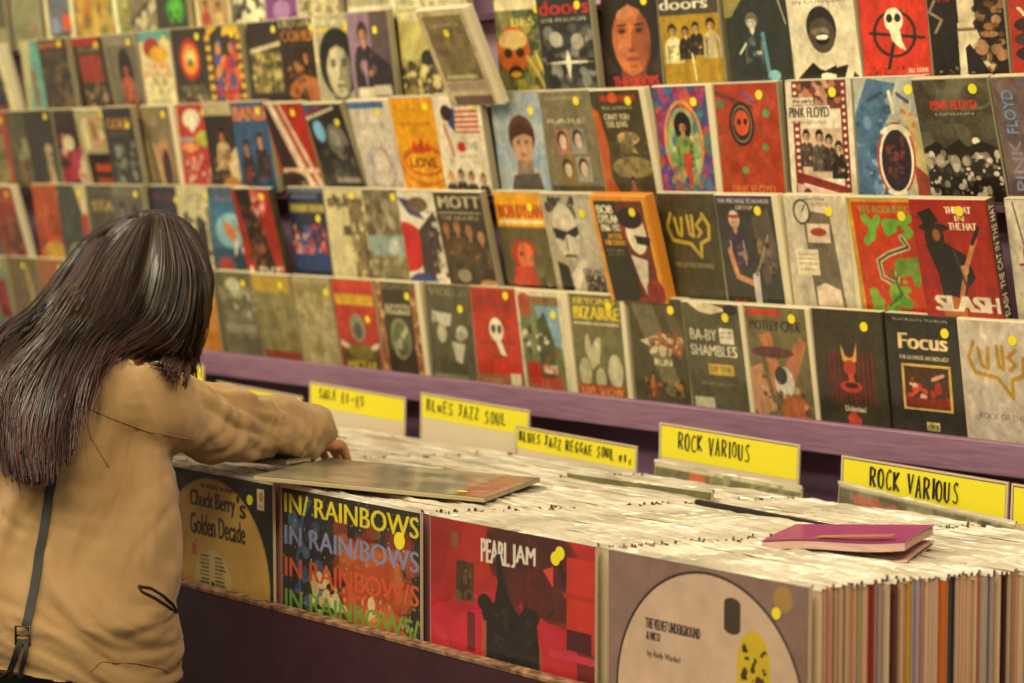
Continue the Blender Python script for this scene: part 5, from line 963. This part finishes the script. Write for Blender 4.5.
# hair
scal = bmesh.new(); blob(scal, HC + upv * .020 - fdir * .012, (.084, .098, .100), HR)
for sg in (1,): blob(scal, hd(.0, -.045, -.03), (.072, .052, .07), HR)
limb(scal, [hd(0, -.05, -.03), NK - bdir * .02 + Vector((0, 0, .025)), NK - bdir * .07 + Vector((0, 0, .0))], [.066, .058, .045])
sc = fuse('scalp_hair', scal, .006, mat('hair_under', '1c1511', rough=.6), pr, 2)
bdv = BVHTree.FromPolygons([v.co for v in body.data.vertices], [p.vertices[:] for p in body.data.polygons])
sk = BVHTree.FromPolygons([v.co for v in sc.data.vertices], [p.vertices[:] for p in sc.data.polygons])
G = [
 [(138, 215, 1.82), (95, 235, 1.80), (66, 268, 1.76), (38, 308, 1.68), (5, 332, 1.58), (-25, 375, 1.5), (-30, 440, 1.45)],
 [(140, 215, 1.82), (102, 242, 1.79), (74, 288, 1.72), (44, 330, 1.62), (12, 368, 1.50), (2, 420, 1.44), (8, 484, 1.42)],
 [(143, 215, 1.82), (112, 256, 1.77), (86, 305, 1.70), (56, 350, 1.58), (26, 395, 1.47), (14, 440, 1.42), (24, 490, 1.40)],
 [(147, 214, 1.82), (124, 262, 1.76), (100, 316, 1.70), (70, 350, 1.56), (46, 405, 1.46), (38, 450, 1.42), (38, 490, 1.41)],
 [(151, 214, 1.82), (140, 268, 1.75), (120, 320, 1.70), (90, 350, 1.58), (64, 400, 1.48), (54, 445, 1.44), (52, 484, 1.42)],
 [(157, 215, 1.82), (158, 268, 1.75), (142, 318, 1.71), (114, 340, 1.64), (88, 366, 1.54), (74, 410, 1.48), (68, 458, 1.44)],
 [(163, 216, 1.82), (174, 268, 1.77), (164, 312, 1.74), (146, 334, 1.70), (122, 345, 1.64), (102, 353, 1.58), (88, 368, 1.52)],
 [(170, 219, 1.83), (188, 268, 1.79), (184, 312, 1.77), (172, 338, 1.76), (158, 348, 1.74), (150, 352, 1.72), (142, 352, 1.70)],
 [(177, 223, 1.84), (197, 268, 1.81), (196, 312, 1.80), (188, 340, 1.80), (181, 358, 1.80), (176, 370, 1.80), (174, 378, 1.8)],
 [(184, 228, 1.85), (206, 266, 1.84), (207, 300, 1.84), (199, 330, 1.84), (192, 355, 1.84), (188, 370, 1.84), (186, 384, 1.84)],
]
def gpt(g, k, jx, jy, lift):
    px, py, y = g[k]; px += jx; py += jy
    d = Vector(FW + (px - 512) / F_PX * RT - (py - 341.5) / F_PX * UP).normalized(); o_ = Vector(OO)
    best = (y / d.y)
    for tree in (sk, bv, bdv):
        h = tree.ray_cast(o_, d)
        if h[0] is not None and (tree is not sk or k < 5): best = min(best, h[3] - .004 - lift)
    return o_ + d * (best - lift * .5)
hbm = bmesh.new(); hl = hbm.loops.layers.float_color.new('tint'); RH = random.Random(21)
def strand(gi, r0, lift, tint, jit, stop=1.0, seg=3):
    i = int(gi); f = gi - i; A, B_ = G[i], G[min(i + 1, len(G) - 1)]
    a = RH.gauss(0, 1); b = RH.gauss(0, 1); ctl = []
    for k in range(7):
        g = [(A[k][0] * (1 - f) + B_[k][0] * f, A[k][1] * (1 - f) + B_[k][1] * f, A[k][2] * (1 - f) + B_[k][2] * f)]
        s_ = jit * (.25 + .16 * k)
        ctl.append(gpt(g, 0, a * s_ + RH.gauss(0, .5) * s_ * .4, b * s_ * .6, lift) if False else gpt([None] * k + g, k, a * s_ + RH.gauss(0, .5) * s_ * .4, b * s_ * .6, lift))
    q = []
    for k in range(6):
        p0, p1, p2, p3 = ctl[max(k - 1, 0)], ctl[k], ctl[k + 1], ctl[min(k + 2, 6)]
        for j in range(4):
            t = j / 4; q.append(.5 * ((2 * p1) + (-p0 + p2) * t + (2 * p0 - 5 * p1 + 4 * p2 - p3) * t * t + (-p0 + 3 * p1 - 3 * p2 + p3) * t ** 3))
    q.append(ctl[-1]); w1, w2, w3 = RH.uniform(0, 6), RH.uniform(.25, .55), RH.uniform(.0005, .0035)
    q = [p + Vector(RT) * (w3 * (i / 12) * math.sin(w1 + w2 * i)) + Vector((0, 0, 1)) * (w3 * .5 * (i / 12) * math.cos(w1 + w2 * i)) for i, p in enumerate(q)]
    q = q[:max(5, int(len(q) * stop))]
    n0 = len(hbm.faces); nq = len(q)
    tube(hbm, q, [r0 * (1 - .75 * (i / nq) ** 3) for i in range(nq)], seg, cap=False)
    hbm.faces.ensure_lookup_table()
    c0, c1 = lin(hx(tint[0])), lin(hx(tint[1]))
    per = seg
    for fi in range(n0, len(hbm.faces)):
        t = ((fi - n0) // per) / nq * stop; t = max(0, min(1, (t - .45) / .4)); c = c0 * (1 - t) + c1 * t
        for l in hbm.faces[fi].loops: l[hl] = (c[0], c[1], c[2], 1)
DK = [('241a0f', '38150a'), ('30230f', '44190b'), ('1c140b', '261009'), ('46341c', '54240f')]
for k in range(900): strand(RH.uniform(0, 8.99), .0042, .003, RH.choice(DK[:1] + DK[2:3]), 3.0, RH.uniform(.86, 1), 4)
for k in range(2300): strand(RH.uniform(0, 8.99), RH.uniform(.0008, .0015), RH.uniform(.006, .014), RH.choice(DK), 6, RH.uniform(.72, 1))
for k in range(80): strand(RH.uniform(0, 8.99), .0006, RH.uniform(.012, .02), RH.choice(DK), 14, RH.uniform(.8, 1))
hair = obj('hair', hbm, M_HAIR, pr, True)
for root in (pr, bag):
    base_ = Vector((hips.x, hips.y, 0)); root.location = base_
    for ch in root.children: ch.location = ch.location - base_
